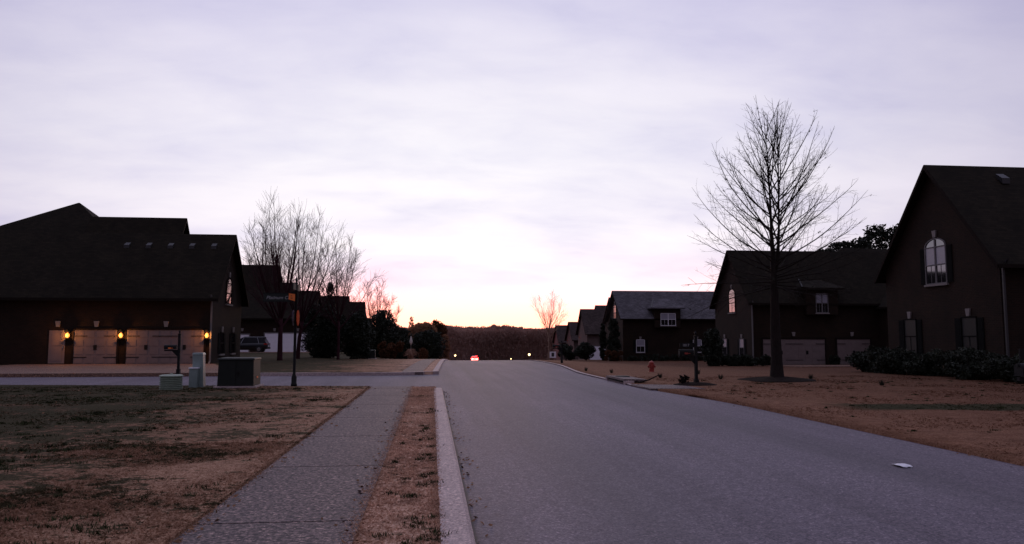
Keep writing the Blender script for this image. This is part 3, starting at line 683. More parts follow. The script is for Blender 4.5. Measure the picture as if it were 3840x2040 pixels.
def window(H, F, c, z0, w_, h, double=False, arch=0, key=True, shut=True, blind=True, frame='trim_light', lit=None):
    hw = w_ / 2; t = .055
    P = MB(); pts = [(c - hw, z0), (c + hw, z0)] + (arc(c, hw, z0 + h, arch) if arch else [(c + hw, z0 + h), (c - hw, z0 + h)])
    F.poly(P, pts, .004, .02); fr_ = MB()
    F.box(fr_, c - hw - t, c - hw, z0 - t, z0 + h, 0, .06); F.box(fr_, c + hw, c + hw + t, z0 - t, z0 + h, 0, .06)
    F.box(fr_, c - hw, c + hw, z0 - t, z0, 0, .062)
    if arch:
        o_ = arc(c, hw + t, z0 + h, arch + t); i_ = arc(c, hw, z0 + h, arch)
        for q in range(len(o_) - 1): F.poly(fr_, [i_[q], o_[q], o_[q + 1], i_[q + 1]], 0, .06)
        F.box(fr_, c - hw, c + hw, z0 + h - .02, z0 + h + .03, .01, .05)
    else: F.box(fr_, c - hw, c + hw, z0 + h, z0 + h + t, 0, .062)
    F.box(fr_, c - hw, c + hw, z0 + h * .5 - .03, z0 + h * .5 + .03, .012, .052)
    if double: F.box(fr_, c - .045, c + .045, z0, z0 + h + arch * .95, .014, .058)
    n = 4 if double else 2
    wn = fr_.build('window', frame, H); gm = 'dim_glass' if frame == 'shutter' else 'glass'
    P.build('pane', gm, wn)
    for q in range(1, n):
        if not (double and q == 2): g = MB(); F.box(g, c - hw + w_ * q / n - .009, c - hw + w_ * q / n + .009, z0, z0 + h * .5, .02, .034); g.build('glazing_bar', frame, wn)
    if blind:
        for a0, a1 in (((c - hw + .02, c - .05), (c + .05, c + hw - .02)) if double else ((c - hw + .02, c + hw - .02),)): b = MB(); F.box(b, a0, a1, z0 + h * .5 + .03, z0 + h - .01, .02, .026); b.build('blind', 'blind', wn)
    sl_ = MB(); F.box(sl_, c - hw - .12, c + hw + .12, z0 - t - .09, z0 - t, 0, .11); sl_.build('sill', 'stone', wn)
    if shut:
        for sg in (-1, 1):
            q = MB(); a = c + sg * (hw + .26); F.box(q, a - .17, a + .17, z0 - .02, z0 + h, 0, .04)
            for m in range(int(h / .12)): F.box(q, a - .13, a + .13, z0 + .06 + m * .12, z0 + .12 + m * .12, .04, .05)
            q.build('shutter', 'shutter', H)
    if key: keystone(F, H, c, z0 + h + arch + .08)
def garage_door(H, F, a0, a1, z0, h, mat='door_beige', hw=True):
    r = MB(); F.box(r, a0, a1, z0, z0 + h, .01, .045)
    n = max(2, round((a1 - a0) / .62)); st = (a1 - a0) / n
    for i in range(4):
        for j in range(n):
            F.box(r, a0 + j * st + .07, a0 + (j + 1) * st - .07, z0 + i * h / 4 + .06, z0 + (i + 1) * h / 4 - .06, .045, .062)
    d = r.build('garage_door', mat, H)
    f_ = MB(); F.box(f_, a0 - .12, a0, z0, z0 + h + .12, 0, .085); F.box(f_, a1, a1 + .12, z0, z0 + h + .12, 0, .085); F.box(f_, a0, a1, z0 + h, z0 + h + .12, 0, .085)
    f_.build('door_frame', 'trim_light' if mat == 'door_white' else 'trim', d)
    if hw:
        k = MB(); mid = (a0 + a1) / 2
        if a1 - a0 > 3.5: hs = (mid - 1.1, mid + 1.1); 
        else: hs = (mid,)
        for m in hs: k = MB(); F.box(k, m - .09, m + .09, z0 + h * .42, z0 + h * .56, .062, .09); k.build('door_handle', 'black_metal', d)
        for za in (z0 + h * .2, z0 + h * .82):
            for aa, bb in ((a0 + .02, a0 + .75), (a1 - .75, a1 - .02)) + (((mid - .75, mid + .75),) if a1 - a0 > 3.5 else ()): s_ = MB(); F.box(s_, aa, bb, za - .022, za + .022, .062, .078); s_.build('strap_hinge', 'black_metal', d)
def gable_wing(wm, rm, tm, x0, x1, y0, y1, zb, ze, zr, left=False, over=.38, ridge='x'):
    """walls, roof slabs and rake trim of one wing; ridge along x (gable ends at x1 and x0) or along y"""
    sw = (lambda p: p) if ridge == 'x' else (lambda p: (p[1], p[0], p[2]))
    if ridge == 'y': x0, x1, y0, y1 = y0, y1, x0, x1
    ym = (y0 + y1) / 2; sl_ = (zr - ze) / (ym - y0); th = .16
    zt = zr - th * 1.3
    wm.prism([sw((x0, y0, zb)), sw((x0, y1, zb)), sw((x0, y1, ze - th)), sw((x0, ym, zt)), sw((x0, y0, ze - th))], sw((x1 - x0, 0, 0)))
    ox0, ox1 = x0 - over, x1 + over
    for sg in (-1, 1):
        ye = (y0 if sg < 0 else y1) + sg * over; zee = ze - over * sl_
        top = [(ox0, ye, zee), (ox1, ye, zee), (ox1, ym, zr), (ox0, ym, zr)]
        rm.hexa([sw((a, b, c - th)) for a, b, c in top], [sw(t_) for t_ in top])
        for xx in (ox1, ox0 - .03):                              # rake boards
            q = [(xx + .002, ye, zee - .24), (xx + .03, ye, zee - .24), (xx + .03, ym + .0 * sg, zr - .24), (xx + .002, ym, zr - .24)]
            tm.hexa([sw(t_) for t_ in q], [sw((a, b, c + .22)) for a, b, c in q])
        tm.box(*( (ox0 + .02, ox1 - .02, min(ye, ye + sg * .1) , max(ye, ye + sg * .1), zee - .17, zee - .02) if ridge == 'x' else (min(ye, ye + sg * .1), max(ye, ye + sg * .1), ox0 + .02, ox1 - .02, zee - .17, zee - .02)))
def hip_wing(wm, rm, x0, x1, y0, y1, zb, ze, zr, ridge=0, over=.4, rx=None):
    wm.box(x0, x1, y0, y1, zb, ze - .1)
    cx_, cy_ = (x0 + x1) / 2 if rx is None else rx, (y0 + y1) / 2
    a, b, c, d = x0 - over, x1 + over, y0 - over, y1 + over
    e = [(a, c, ze - .15), (b, c, ze - .15), (b, d, ze - .15), (a, d, ze - .15)]; e2 = [(p[0], p[1], ze) for p in e]
    r = [(cx_ - ridge / 2, cy_, zr), (cx_ + ridge / 2 + .01, cy_, zr)]
    rm.add(e + e2 + r, [(3, 2, 1, 0), (0, 1, 5, 4), (1, 2, 6, 5), (2, 3, 7, 6), (3, 0, 4, 7), (4, 5, 9, 8), (5, 6, 9), (6, 7, 8, 9), (7, 4, 8)])
def downspout(H, x_, y_, z0, z1, mat='trim_light'):
    d = MB(); d.box(x_ - .045, x_ + .045, y_ - .16, y_ - .08, z0 + .15, z1 - .45)
    d.hexa([(x_ - .045, y_ - .16, z1 - .45), (x_ + .045, y_ - .16, z1 - .45), (x_ + .045, y_ - .08, z1 - .45), (x_ - .045, y_ - .08, z1 - .45)],
           [(x_ - .045, y_ - .42, z1 - .1), (x_ + .045, y_ - .42, z1 - .1), (x_ + .045, y_ - .34, z1 - .1), (x_ - .045, y_ - .34, z1 - .1)])
    d.hexa([(x_ - .045, y_ - .34, z0 + .02), (x_ + .045, y_ - .34, z0 + .02), (x_ + .045, y_ - .26, z0 + .02), (x_ - .045, y_ - .26, z0 + .02)],
           [(x_ - .045, y_ - .16, z0 + .16), (x_ + .045, y_ - .16, z0 + .16), (x_ + .045, y_ - .08, z0 + .16), (x_ - .045, y_ - .08, z0 + .16)])
    d.build('downspout', mat, H)
def hip_dormer(H, x0, x1, yf, yb, z0, ze, zr, roof, wx, ww, wz, wh, fm='trim_light'):
    w_ = MB(); w_.box(x0 + .5, x1 - .5, yf, yb, z0, ze - .1); D = w_.build('dormer', 'brick', H)
    r = MB(); c = yf - .35; ym = (yf + yb) / 2
    r.add([(x0, c, ze - .14), (x1, c, ze - .14), (x1, yb, ze - .14), (x0, yb, ze - .14), (x0, c, ze), (x1, c, ze), (x1, yb, ze), (x0, yb, ze), (x0 + 1.2, ym, zr), (x1 - 1.2, ym, zr), (x0 + 1.2, yb + 1, zr), (x1 - 1.2, yb + 1, zr)],
          [(3, 2, 1, 0), (0, 1, 5, 4), (1, 2, 6, 5), (3, 0, 4, 7), (4, 5, 9, 8), (4, 8, 10, 7), (5, 6, 11, 9), (8, 9, 11, 10)])
    r.build('dormer_roof', roof, D)
    v = MB(); v.tube([(x0, c, ze + .03), (x0 + 1.2, ym, zr + .03)], .05, 5); v.build('flashing', 'vent', D)
    F = Face((0, yf, 0), (1, 0, 0), (0, -1, 0)); window(H, F, wx, wz, ww, wh, True, 0, False, False, True, fm)
def lantern(H, F, a, z_, lit=True, power=10):
    b = MB(); F.box(b, a - .07, a + .07, z_ - .02, z_ + .22, 0, .03); F.box(b, a - .015, a + .015, z_ + .14, z_ + .17, .03, .2)
    for da in (-.13, .13):
        for dd in (.08, .34): F.box(b, a + da - .009, a + da + .009, z_ - .18, z_ + .12, dd - .009, dd + .009)
    F.box(b, a - .14, a + .14, z_ - .21, z_ - .18, .07, .35); F.poly(b, [(a - .16, z_ + .15), (a + .16, z_ + .15), (a + .04, z_ + .32), (a - .04, z_ + .32)], .06, .36)
    o = b.build('lantern', 'black_metal', H)
    if lit:
        c = F.p(a, z_ - .02, .205); m = MB(); m.lathe((c[0], c[1], c[2] - .1), [(.04, -.04), (.10, .02), (.115, .10), (.09, .19), (.01, .26)], 12); m.build('bulb', 'flame', o, True)
        l = bpy.data.lights.new('lantern_light', 'POINT'); l.energy = power; l.color = (1, .38, .09); l.shadow_soft_size = .04
        lo = bpy.data.objects.new('lantern_light', l); COL.objects.link(lo); q = F.p(a, z_ - .04, .46)
        lo.parent = o; lo.location = Vector(q) - H.location - o.location
def finish(H, wm, rm, tm, wall='brick', roof='roof_dark'):
    wm.build('wall', wall, H); rm.build('roof', roof, H)
    if tm.v: tm.build('fascia', 'trim', H)

# --- left near house
H = thing('brick_house', 'large dark brick house at left with three glowing lanterns beside its garage doors', 'house', (-20, 55, .13)); z = .1
wm, rm, tm = MB(), MB(), MB()
gable_wing(wm, rm, tm, -31, -13.2, 47.5, 54.5, -.3, 4.5, 8.48)
gable_wing(wm, rm, tm, -24.6, -18.6, 54.3, 61.9, -.3, 5.3, 10.62)
hip_wing(wm, rm, -41.5, -18.9, 54.6, 66.5, -.3, 5.0, 12.05, .1, rx=-27)
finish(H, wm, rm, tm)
F = Face((0, 47.5, 0), (1, 0, 0), (0, -1, 0))
garage_door(H, F, -21.05, -18.62, .16, 2.02); garage_door(H, F, -18.08, -13.62, .16, 2.02)
e = MB(); F.box(e, -22.45, -21.55, .2, 2.15, .01, .05); F.box(e, -22.3, -21.7, .35, 1.1, .05, .065); F.box(e, -22.3, -21.7, 1.25, 2.0, .05, .065); dd = e.build('door', 'door_beige', H)
e = MB(); F.box(e, -21.66, -21.60, 1.1, 1.2, .065, .12); e.build('door_handle', 'steel', dd)
for a in (-22.0, -19.83, -15.85): keystone(F, H, a, 2.36)
for a, pw in ((-21.36, 15), (-18.35, 15), (-13.42, 13)): lantern(H, F, a, 1.88, True, pw * 2.1)
downspout(H, -13.22, 47.5, .15, 4.4)
F = Face((-13.2, 0, 0), (0, 1, 0), (1, 0, 0))
window(H, F, 51.05, 3.95, 1.3, 1.3, False, .33, True, False, False, 'trim')
window(H, F, 49.7, .75, .75, 1.25, False, 0, True, True, False, 'trim'); window(H, F, 52.4, .75, .75, 1.25, False, 0, True, True, False, 'trim')
for i, a in enumerate((-19.33, -18.0, -16.66, -15.34, -13.98)):
    v = MB(); yv = 50.25; zz = 4.5 + (yv - 47.5) * (8.48 - 4.5) / 3.5; v.hexa([(a - .17, yv - .2, zz - .22), (a + .17, yv - .2, zz - .22), (a + .17, yv + .2, zz + .1), (a - .17, yv + .2, zz + .1)], [(a - .15, yv - .2, zz - .02), (a + .15, yv - .2, zz - .02), (a + .15, yv + .2, zz + .2), (a - .15, yv + .2, zz + .2)])
    v.build('roof_vent', 'vent', H)

# --- left second house (white garage doors)
H = thing('brick_house', 'dark brick house with bright white garage doors behind the bare tree', 'house', (-22, 97, -.1))
wm, rm, tm = MB(), MB(), MB()
gable_wing(wm, rm, tm, -33, -14.2, 92, 99.6, -.6, 4.35, 7.55)
gable_wing(wm, rm, tm, -36, -17.9, 96, 104, -.6, 5.0, 8.85)
gable_wing(wm, rm, tm, -38, -20.2, 97, 106, -.6, 5.6, 11.25)
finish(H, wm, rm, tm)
F = Face((0, 92, 0), (1, 0, 0), (0, -1, 0))
garage_door(H, F, -22.9, -21.3, 0, 2.1, 'door_white', False); garage_door(H, F, -19.5, -14.55, 0, 2.25, 'door_white', False)
for a in (-22.1, -18.4, -15.7): keystone(F, H, a, 2.5)
# --- left third house, low roof beyond
H = thing('brick_house', 'low dark house with a level roof beyond the evergreens on the left', 'house', (-15, 138, -1))
wm, rm, tm = MB(), MB(), MB()
gable_wing(wm, rm, tm, -30, -11.9, 130, 138, -2, 3.6, 8.0); gable_wing(wm, rm, tm, -32, -15, 133, 142, -2, 4.5, 9.2)
finish(H, wm, rm, tm)
F = Face((-11.9, 0, 0), (0, 1, 0), (1, 0, 0)); window(H, F, 134, 3.6, 1.2, 1.4, True, .3, False, False, False)

# --- nearest right house
H = thing('brick_house', 'nearest brick house at far right with steep gable and arched upstairs window', 'house', (32, 34, 0))
wm, rm, tm = MB(), MB(), MB()
gable_wing(wm, rm, tm, 24, 46, 29.6, 37.7, -.3, 5.25, 10.05)
gable_wing(wm, rm, tm, 33, 44, 35, 48, -.3, 5.3, 9.6, ridge='y')
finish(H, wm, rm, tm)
F = Face((24, 0, 0), (0, -1, 0), (-1, 0, 0))
window(H, F, -33.62, 4.32, 1.42, 1.72, True, .38, True, True, True)
window(H, F, -35.8, .95, .95, 1.65, False, 0, True, True, False, 'shutter'); window(H, F, -31.6, .95, .95, 1.65, False, 0, True, True, False, 'shutter')
downspout(H, 24.06, 29.6, .05, 5.1, 'vent')
v = MB(); zz = 5.25 + 3.3 * (4.8 / 4.05); v.hexa([(26.9, 32.7, zz - .15), (27.3, 32.7, zz - .15), (27.3, 33.1, zz + .2), (26.9, 33.1, zz + .2)], [(26.9, 32.7, zz + .12), (27.3, 32.7, zz + .12), (27.3, 33.1, zz + .4), (26.9, 33.1, zz + .4)]); v.build('roof_vent', 'vent', H)
F = Face((0, 29.6, 0), (1, 0, 0), (0, -1, 0)); garage_door(H, F, 26.2, 31.0, 0, 2.15); garage_door(H, F, 32.0, 34.6, 0, 2.15)

# --- middle right house
H = thing('brick_house', 'middle brick house on the right with two pale garage doors behind the tall bare tree', 'house', (34, 66, -.6))
wm, rm, tm = MB(), MB(), MB()
gable_wing(wm, rm, tm, 26, 47, 59.3, 67.3, -1.2, 4.95, 9.35)
hip_wing(wm, rm, 31, 56, 67.5, 79, -1.2, 5.4, 10.9, 9.0, rx=46.5)
gable_wing(wm, rm, tm, 37, 45, 57.5, 68, -1.2, 4.6, 8.3, ridge='y')
finish(H, wm, rm, tm)
F = Face((0, 59.3, 0), (1, 0, 0), (0, -1, 0))
garage_door(H, F, 26.85, 32.15, -.52, 2.12); garage_door(H, F, 33.2, 36.1, -.52, 2.12)
for a in (29.5, 34.55): keystone(F, H, a, 1.85)
downspout(H, 25.98, 59.3, -.5, 4.8)
F = Face((26, 0, 0), (0, -1, 0), (-1, 0, 0))
window(H, F, -63.3, 3.95, 1.35, 1.55, False, .4, True, False, False, 'trim')
window(H, F, -65.1, .2, .85, 1.4, False, 0, True, True, True); window(H, F, -61.4, .2, .85, 1.4, False, 0, True, True, True)
hip_dormer(H, 30.0, 33.7, 58.85, 64.5, 3.6, 5.8, 6.9, 'roof_dark', 31.8, .95, 3.8, 1.5)

# --- grey-roofed right house
H = thing('brick_house', 'grey-roofed brick house with white dormer window beyond the fire hydrant', 'house', (32, 97, -1.1))
wm, rm, tm = MB(), MB(), MB()
gable_wing(wm, rm, tm, 23.9, 42, 93, 101, -1.8, 4.45, 7.88)
gable_wing(wm, rm, tm, 25.6, 42, 102, 110, -2.2, 4.2, 7.5)
finish(H, wm, rm, tm, 'brick', 'roof_grey')
F = Face((0, 93, 0), (1, 0, 0), (0, -1, 0))
window(H, F, 26.12, -.05, 1.0, 1.5, False, 0, True, True, True, 'white_paint'); window(H, F, 33.48, -.05, 1.0, 1.5, False, 0, True, True, True, 'white_paint')
hip_dormer(H, 27.35, 31.7, 92.52, 98.2, 3.0, 5.5, 6.75, 'roof_grey', 29.6, 1.85, 3.3, 1.45, 'white_paint')
F = Face((23.9, 0, 0), (0, -1, 0), (-1, 0, 0)); window(H, F, -97, 4.3, 1.2, 1.4, True, .35, True, False, False)
# --- stepped far right houses
H = thing('pale_house', 'pale walled house with a white garage door seen between the shrubs', 'house', (32, 131, -2.2))
wm, rm, tm = MB(), MB(), MB()
gable_wing(wm, rm, tm, 26.2, 42, 126, 134, -3, 2.75, 6.75); gable_wing(wm, rm, tm, 30.8, 46, 134.5, 143, -3, 3.6, 7.8)
finish(H, wm, rm, tm, 'brick_light', 'roof_brown')
F = Face((0, 126, 0), (1, 0, 0), (0, -1, 0)); garage_door(H, F, 26.6, 30.6, -2.3, 2.6, 'door_white', False)
H = thing('brick_house', 'brown-roofed house lower than the pale one, second from the end of the stepped row', 'house', (33, 154, -3))
wm, rm, tm = MB(), MB(), MB()
gable_wing(wm, rm, tm, 27.7, 44, 146, 154, -4, 1.6, 4.95)
finish(H, wm, rm, tm, 'brick_light', 'roof_brown')
H = thing('brick_house', 'farthest brown-roofed house at the low left end of the stepped row', 'house', (35, 176, -4))
wm, rm, tm = MB(), MB(), MB()
gable_wing(wm, rm, tm, 29.2, 46, 171, 179, -5.2, 1.0, 4.7)
finish(H, wm, rm, tm, 'brick_light', 'roof_brown')

# ------------------------------------------------------------------ street furniture
def text(body, size, mat, parent, loc, rot=(R(90), 0, 0), shear=0, ext=.003, name='lettering', align='LEFT'):
    c = bpy.data.curves.new('t', 'FONT'); c.body = body; c.size = size; c.shear = shear; c.extrude = ext; c.align_x = align; c.offset = .0012
    o = bpy.data.objects.new('t', c); COL.objects.link(o); dg = bpy.context.evaluated_depsgraph_get()
    me = bpy.data.meshes.new_from_object(o.evaluated_get(dg)); bpy.data.objects.remove(o); bpy.data.curves.remove(c)
    me.transform(Matrix.Translation(loc) @ Matrix.LocRotScale(None, __import__('mathutils').Euler(rot), None)); me.name = name; me.materials.clear()
    return link(name, me, mat, parent)
def sign_pole():
    x, y = -4.45, 25.55; z = float(T(x, y)) + ZK - .02
    t = thing('street_sign', 'black street sign pole with dark name blade and small orange sticker', 'street sign', (x, y, z))
    m = MB(); m.lathe((x, y, z), [(.10, 0), (.10, .10), (.085, .12), (.085, .32), (.06, .38), (.047, .42), (.043, 3.35), (.055, 3.36), (.055, 3.40), (.02, 3.43), (.035, 3.47), (.045, 3.51), (.02, 3.56), (.004, 3.62)], 12); m.build('pole', 'black_metal', t, True)
    b = MB(); b.box(x - 1.04, x - .05, y - .018, y + .018, z + 2.80, z + 3.05); n = b.build('name_blade', 'sign_green', t, bevel=.004)
    e = MB(); e.box(x - 1.06, x - .03, y - .026, y + .026, z + 3.05, z + 3.075); e.box(x - 1.06, x - .03, y - .026, y + .026, z + 2.775, z + 2.80); e.box(x - .14, x - .02, y - .03, y + .03, z + 3.075, z + 3.12); e.build('blade_frame', 'black_metal', n)
    text('Platinum Ct', .155, 'letter_grey', n, (x - .955, y - .022, z + 2.865), shear=.28)
    o = MB(); o.add([(x - .235, y - .032, z + 2.86), (x - .03, y - .032, z + 2.80), (x - .02, y - .032, z + 3.03), (x - .225, y - .032, z + 3.06), (x - .235, y - .029, z + 2.86), (x - .03, y - .029, z + 2.80), (x - .02, y - .029, z + 3.03), (x - .225, y - .029, z + 3.06)], [(0, 1, 2, 3), (7, 6, 5, 4), (0, 4, 5, 1), (1, 5, 6, 2), (2, 6, 7, 3), (3, 7, 4, 0)]); k = o.build('orange_sticker', 'orange_sheet', n)
    for q in range(3):
        g = MB(); g.box(x - .17, x - .10 - .01 * q, y - .036, y - .033, z + 2.885 + .045 * q, z + 2.897 + .045 * q); g.build('printed_line', 'vent', k)
    b = MB(); b.box(x - .018, x + .018, y - .62, y + .62, z + 3.16, z + 3.36); n = b.build('name_blade', 'sign_green', t, bevel=.004)
    s = MB(); s.prism([(x, y, 0)] * 0 or [(x + .075 + 0 * k_, y - .02 + .27 * math.cos(math.pi / 8 + k_ * math.pi / 4), z + 2.25 + .27 * math.sin(math.pi / 8 + k_ * math.pi / 4)) for k_ in range(8)], (.012, 0, 0))
    # stop sign plates, edge-on; sunset glow is put into the road-side one's orange-red
    p = s.build('stop_sign', 'sign_glow_red', t)
    p.rotation_euler = (0, 0, 0)
    s2 = MB(); s2.prism([(x - .065, y + .02 + .27 * math.cos(math.pi / 8 + k_ * math.pi / 4), z + 2.25 + .27 * math.sin(math.pi / 8 + k_ * math.pi / 4)) for k_ in range(8)], (-.012, 0, 0)); s2.build('sign_back', 'sign_grey', t)
    c = MB()
    for zz in (2.1, 2.4): c.box(x - .065, x + .075, y - .02, y + .02, z + zz, z + zz + .03)
    c.build('sign_bracket', 'black_metal', t)
sign_pole()

def mailbox(label, x, y, num, flagcol='red_paint', dirx=-1, base=0.03, group='roadside mailboxes', h=1.85):
    z = float(T(x, y)) + base; t = thing('mailbox', label, 'mailbox', (x, y, z), group)
    m = MB(); m.box(x - .075, x + .075, y - .075, y + .075, z - .1, z + .22); m.box(x - .05, x + .05, y - .05, y + .05, z + .22, z + h - .12)
    m.box(x - .065, x + .065, y - .065, y + .065, z + h - .12, z + h - .09); m.lathe((x, y, z + h - .09), [(.03, 0), (.02, .03), (.045, .07), (.045, .10), (.02, .14), (.004, .17)], 10)
    m.build('post', 'black_metal', t)
    a = MB(); a.box(min(x, x + dirx * .62), max(x, x + dirx * .62), y - .03, y + .03, z + 1.0, z + 1.06)
    a.prism([(x + dirx * .05, y - .015, z + .75), (x + dirx * .30, y - .015, z + 1.0), (x + dirx * .05, y - .015, z + 1.0)], (0, .03, 0)); a.build('arm', 'black_metal', t)
    b = MB(); bx0, bx1 = sorted((x + dirx * .10, x + dirx * .60)); n = 10
    prof_ = [(-.085, 0), (.085, 0)] + [(.085 * math.cos(math.pi * k / n), .11 + .085 * math.sin(math.pi * k / n)) for k in range(n + 1)]
    b.prism([(bx0, y + p, z + 1.08 + q) for p, q in prof_], (bx1 - bx0, 0, 0)); bo = b.build('letter_box', 'black_metal', t)
    d = MB(); xx = x + dirx * .60; d.prism([(xx, y + p * 1.08, z + 1.075 + q * 1.05) for p, q in prof_], (dirx * .012, 0, 0)); d.box(*sorted((xx + dirx * .012, xx + dirx * .03)), y - .02, y + .02, z + 1.22, z + 1.25); d.build('box_door', 'black_metal', bo)
    f = MB(); fx = x + dirx * .38; f.box(fx - .055, fx + .055, y - .097, y - .090, z + 1.10, z + 1.16); f.box(fx + .055, fx + .15, y - .097, y - .090, z + 1.12, z + 1.14); f.build('flag', flagcol, bo)
    if num:
        p = MB(); p.box(x + dirx * .58, x - .05, y - .012, y + .012, z + 1.34, z + 1.50) if dirx < 0 else p.box(x + .05, x + .58, y - .012, y + .012, z + 1.34, z + 1.50); pl_ = p.build('number_plate', 'black_metal', t)
        text(num, .125, 'letter_grey', pl_, (x + dirx * .36 , y - .016, z + 1.375), align='CENTER')
    return t
mailbox('black mailbox with number 1817 on a post before the middle right house', 9.3, 26.0, '1817')
mailbox('black mailbox numbered 1813 cut off by the right edge of the picture', 9.75, 11.0, '1813')
mailbox('black mailbox with orange flag by the driveway of the lantern-lit house', -10.95, 34.55, None, 'orange_sheet', -1, ZK)
mailbox('small dark mailbox far down the right verge before the round shrubs', 8.45 + .3, 50.5, None, 'red_paint', -1, 0, h=1.5)
b = MB(); k = 20
for rr, hh in ((0, .10), (.35, .08), (.62, .02), (.75, -.06)):
    for j in range(k): a = 2 * math.pi * j / k; b.v.append((9.25 + rr * 1.2 * math.cos(a), 26.0 + rr * math.sin(a), .06 + hh))
b.f = [(i * k + j, i * k + (j + 1) % k, (i + 1) * k + (j + 1) % k, (i + 1) * k + j) for i in range(3) for j in range(k)]
struct(b.build('mulch_bed', 'mulch'))
shrub('withered_plant', 'withered low plant at the foot of the numbered mailbox post', 8.85, 26.0, .22, .2, .38, 'mulch', 'plant', None, 260, .05, 200)

# utility boxes
def transformer(x0, x1, y0, y1, z, h, label, name='transformer_box'):
    t = thing(name, label, 'utility box', ((x0 + x1) / 2, (y0 + y1) / 2, z))
    p = MB(); p.box(x0 - .09, x1 + .09, y0 - .09, y1 + .09, z - .05, z + .05); p.build('pad', 'kerb_concrete', t)
    b = MB(); b.hexa([(x0, y0, z + .05), (x1, y0, z + .05), (x1, y1, z + .05), (x0, y1, z + .05)], [(x0 + .02, y0 + .03, z + h - .06), (x1 - .02, y0 + .03, z + h - .06), (x1 - .02, y1, z + h - .06), (x0 + .02, y1, z + h - .06)]); b.build('cabinet', 'box_green', t, bevel=.012)
    l = MB(); l.hexa([(x0 - .02, y0 - .01, z + h - .06), (x1 + .02, y0 - .01, z + h - .06), (x1 + .02, y1 + .02, z + h - .06), (x0 - .02, y1 + .02, z + h - .06)], [(x0, y0 + .02, z + h - .01), (x1, y0 + .02, z + h - .01), (x1, y1, z + h), (x0, y1, z + h)]); l.build('lid', 'box_green', t, bevel=.01)
    s = MB(); xm = (x0 + x1) / 2
    s.box(xm - .004, xm + .004, y0 - .004, y0 + .01, z + .1, z + h - .12); s.box(xm + .05, xm + .09, y0 - .03, y0 + .0, z + .42 * h, z + .55 * h); s.build('door_latch', 'black_metal', t)
    g = MB(); g.box(x1 - .0, x1 + .006, (y0 + y1) / 2 - .1, (y0 + y1) / 2 + .1, z + .3 * h, z + .36 * h); g.build('label_plate', 'orange_sheet', t)
    return t
transformer(-6.72, -5.60, 24.95, 25.95, ZK, .94, 'large dark green transformer box on a concrete pad beside the side street')
transformer(-5.95, -4.95, 68.4, 69.3, float(T(-5.4, 69)) + ZK, .78, 'distant small green utility box near the reddish hedge')
def pedestal():
    x, y, z = -7.42, 25.5, ZK; t = thing('telecom_pedestal', 'tall pale grey-green utility pedestal left of the dark transformer box', 'utility box', (x, y, z))
    b = MB(); b.hexa([(x - .17, y - .14, z - .05), (x + .17, y - .14, z - .05), (x + .17, y + .14, z - .05), (x - .17, y + .14, z - .05)], [(x - .20, y - .14, z + 1.04), (x + .12, y - .14, z + 1.04), (x + .12, y + .14, z + 1.04), (x - .20, y + .14, z + 1.04)]); b.build('body', 'ped_green', t, bevel=.01)
    c = MB(); c.hexa([(x - .215, y - .155, z + 1.04), (x + .135, y - .155, z + 1.04), (x + .135, y + .155, z + 1.04), (x - .215, y + .155, z + 1.04)], [(x - .19, y - .13, z + 1.10), (x + .11, y - .13, z + 1.10), (x + .11, y + .13, z + 1.10), (x - .19, y + .13, z + 1.10)]); c.build('cap', 'ped_green', t)
    d = MB(); d.box(x - .22, x + .03, y - .36, y - .155, z - .03, z + .60); d.build('meter_box', 'ped_green', t, bevel=.01)
    e = MB(); e.box(x - .235, x + .045, y - .38, y - .15, z + .60, z + .635); e.build('meter_lid', 'paper', t)
pedestal()
def ribbed():
    x, y, z = -7.95, 24.45, ZK; t = thing('ribbed_cover', 'short pale green ribbed utility cover in the grass left of the pedestal', 'utility box', (x, y, z))
    b = MB(); pr = []
    for i in range(7): pr += [(.30, i * .055), (.335, i * .055 + .012), (.335, i * .055 + .032), (.30, i * .055 + .046)]
    pr += [(.31, .40), (.35, .405), (.35, .44), (.28, .465), (.02, .475)]
    b.lathe((x, y, z - .02), pr, 28); b.build('ribbed_body', 'pale_green', t)
    c = MB(); c.lathe((x, y, z + .452), [(.05, 0), (.05, .02), (.03, .03)], 8); c.build('lid_knob', 'pale_green', t)
ribbed()
def hydrant():
    x, y = 10.8, 36.5; z = float(T(x, y)) + .03; t = thing('fire_hydrant', 'red fire hydrant on the dry right lawn', 'hydrant', (x, y, z))
    b = MB(); b.lathe((x, y, z), [(.17, 0), (.17, .04), (.13, .045), (.12, .07), (.115, .36), (.15, .37), (.15, .41), (.13, .42)], 14); b.build('barrel', 'red_paint', t, False)
    c = MB(); c.lathe((x, y, z + .41), [(.13, 0), (.12, .07), (.08, .12), (.03, .14), (.02, .135), (.02, .17), (.004, .172)], 14); c.build('bonnet', 'red_paint', t, True)
    for ax, s in (('x', -1), ('x', 1), ('y', -1)):
        n = MB(); p = [(.055, .08 * s), (.055, .14 * s), (.075, .145 * s), (.075, .18 * s), (.02, .185 * s), (.02, .205 * s)]; n.lathe((x, y, z + .29), p if s > 0 else p, 10, ax); n.build('nozzle_cap', 'red_paint', t)
hydrant()
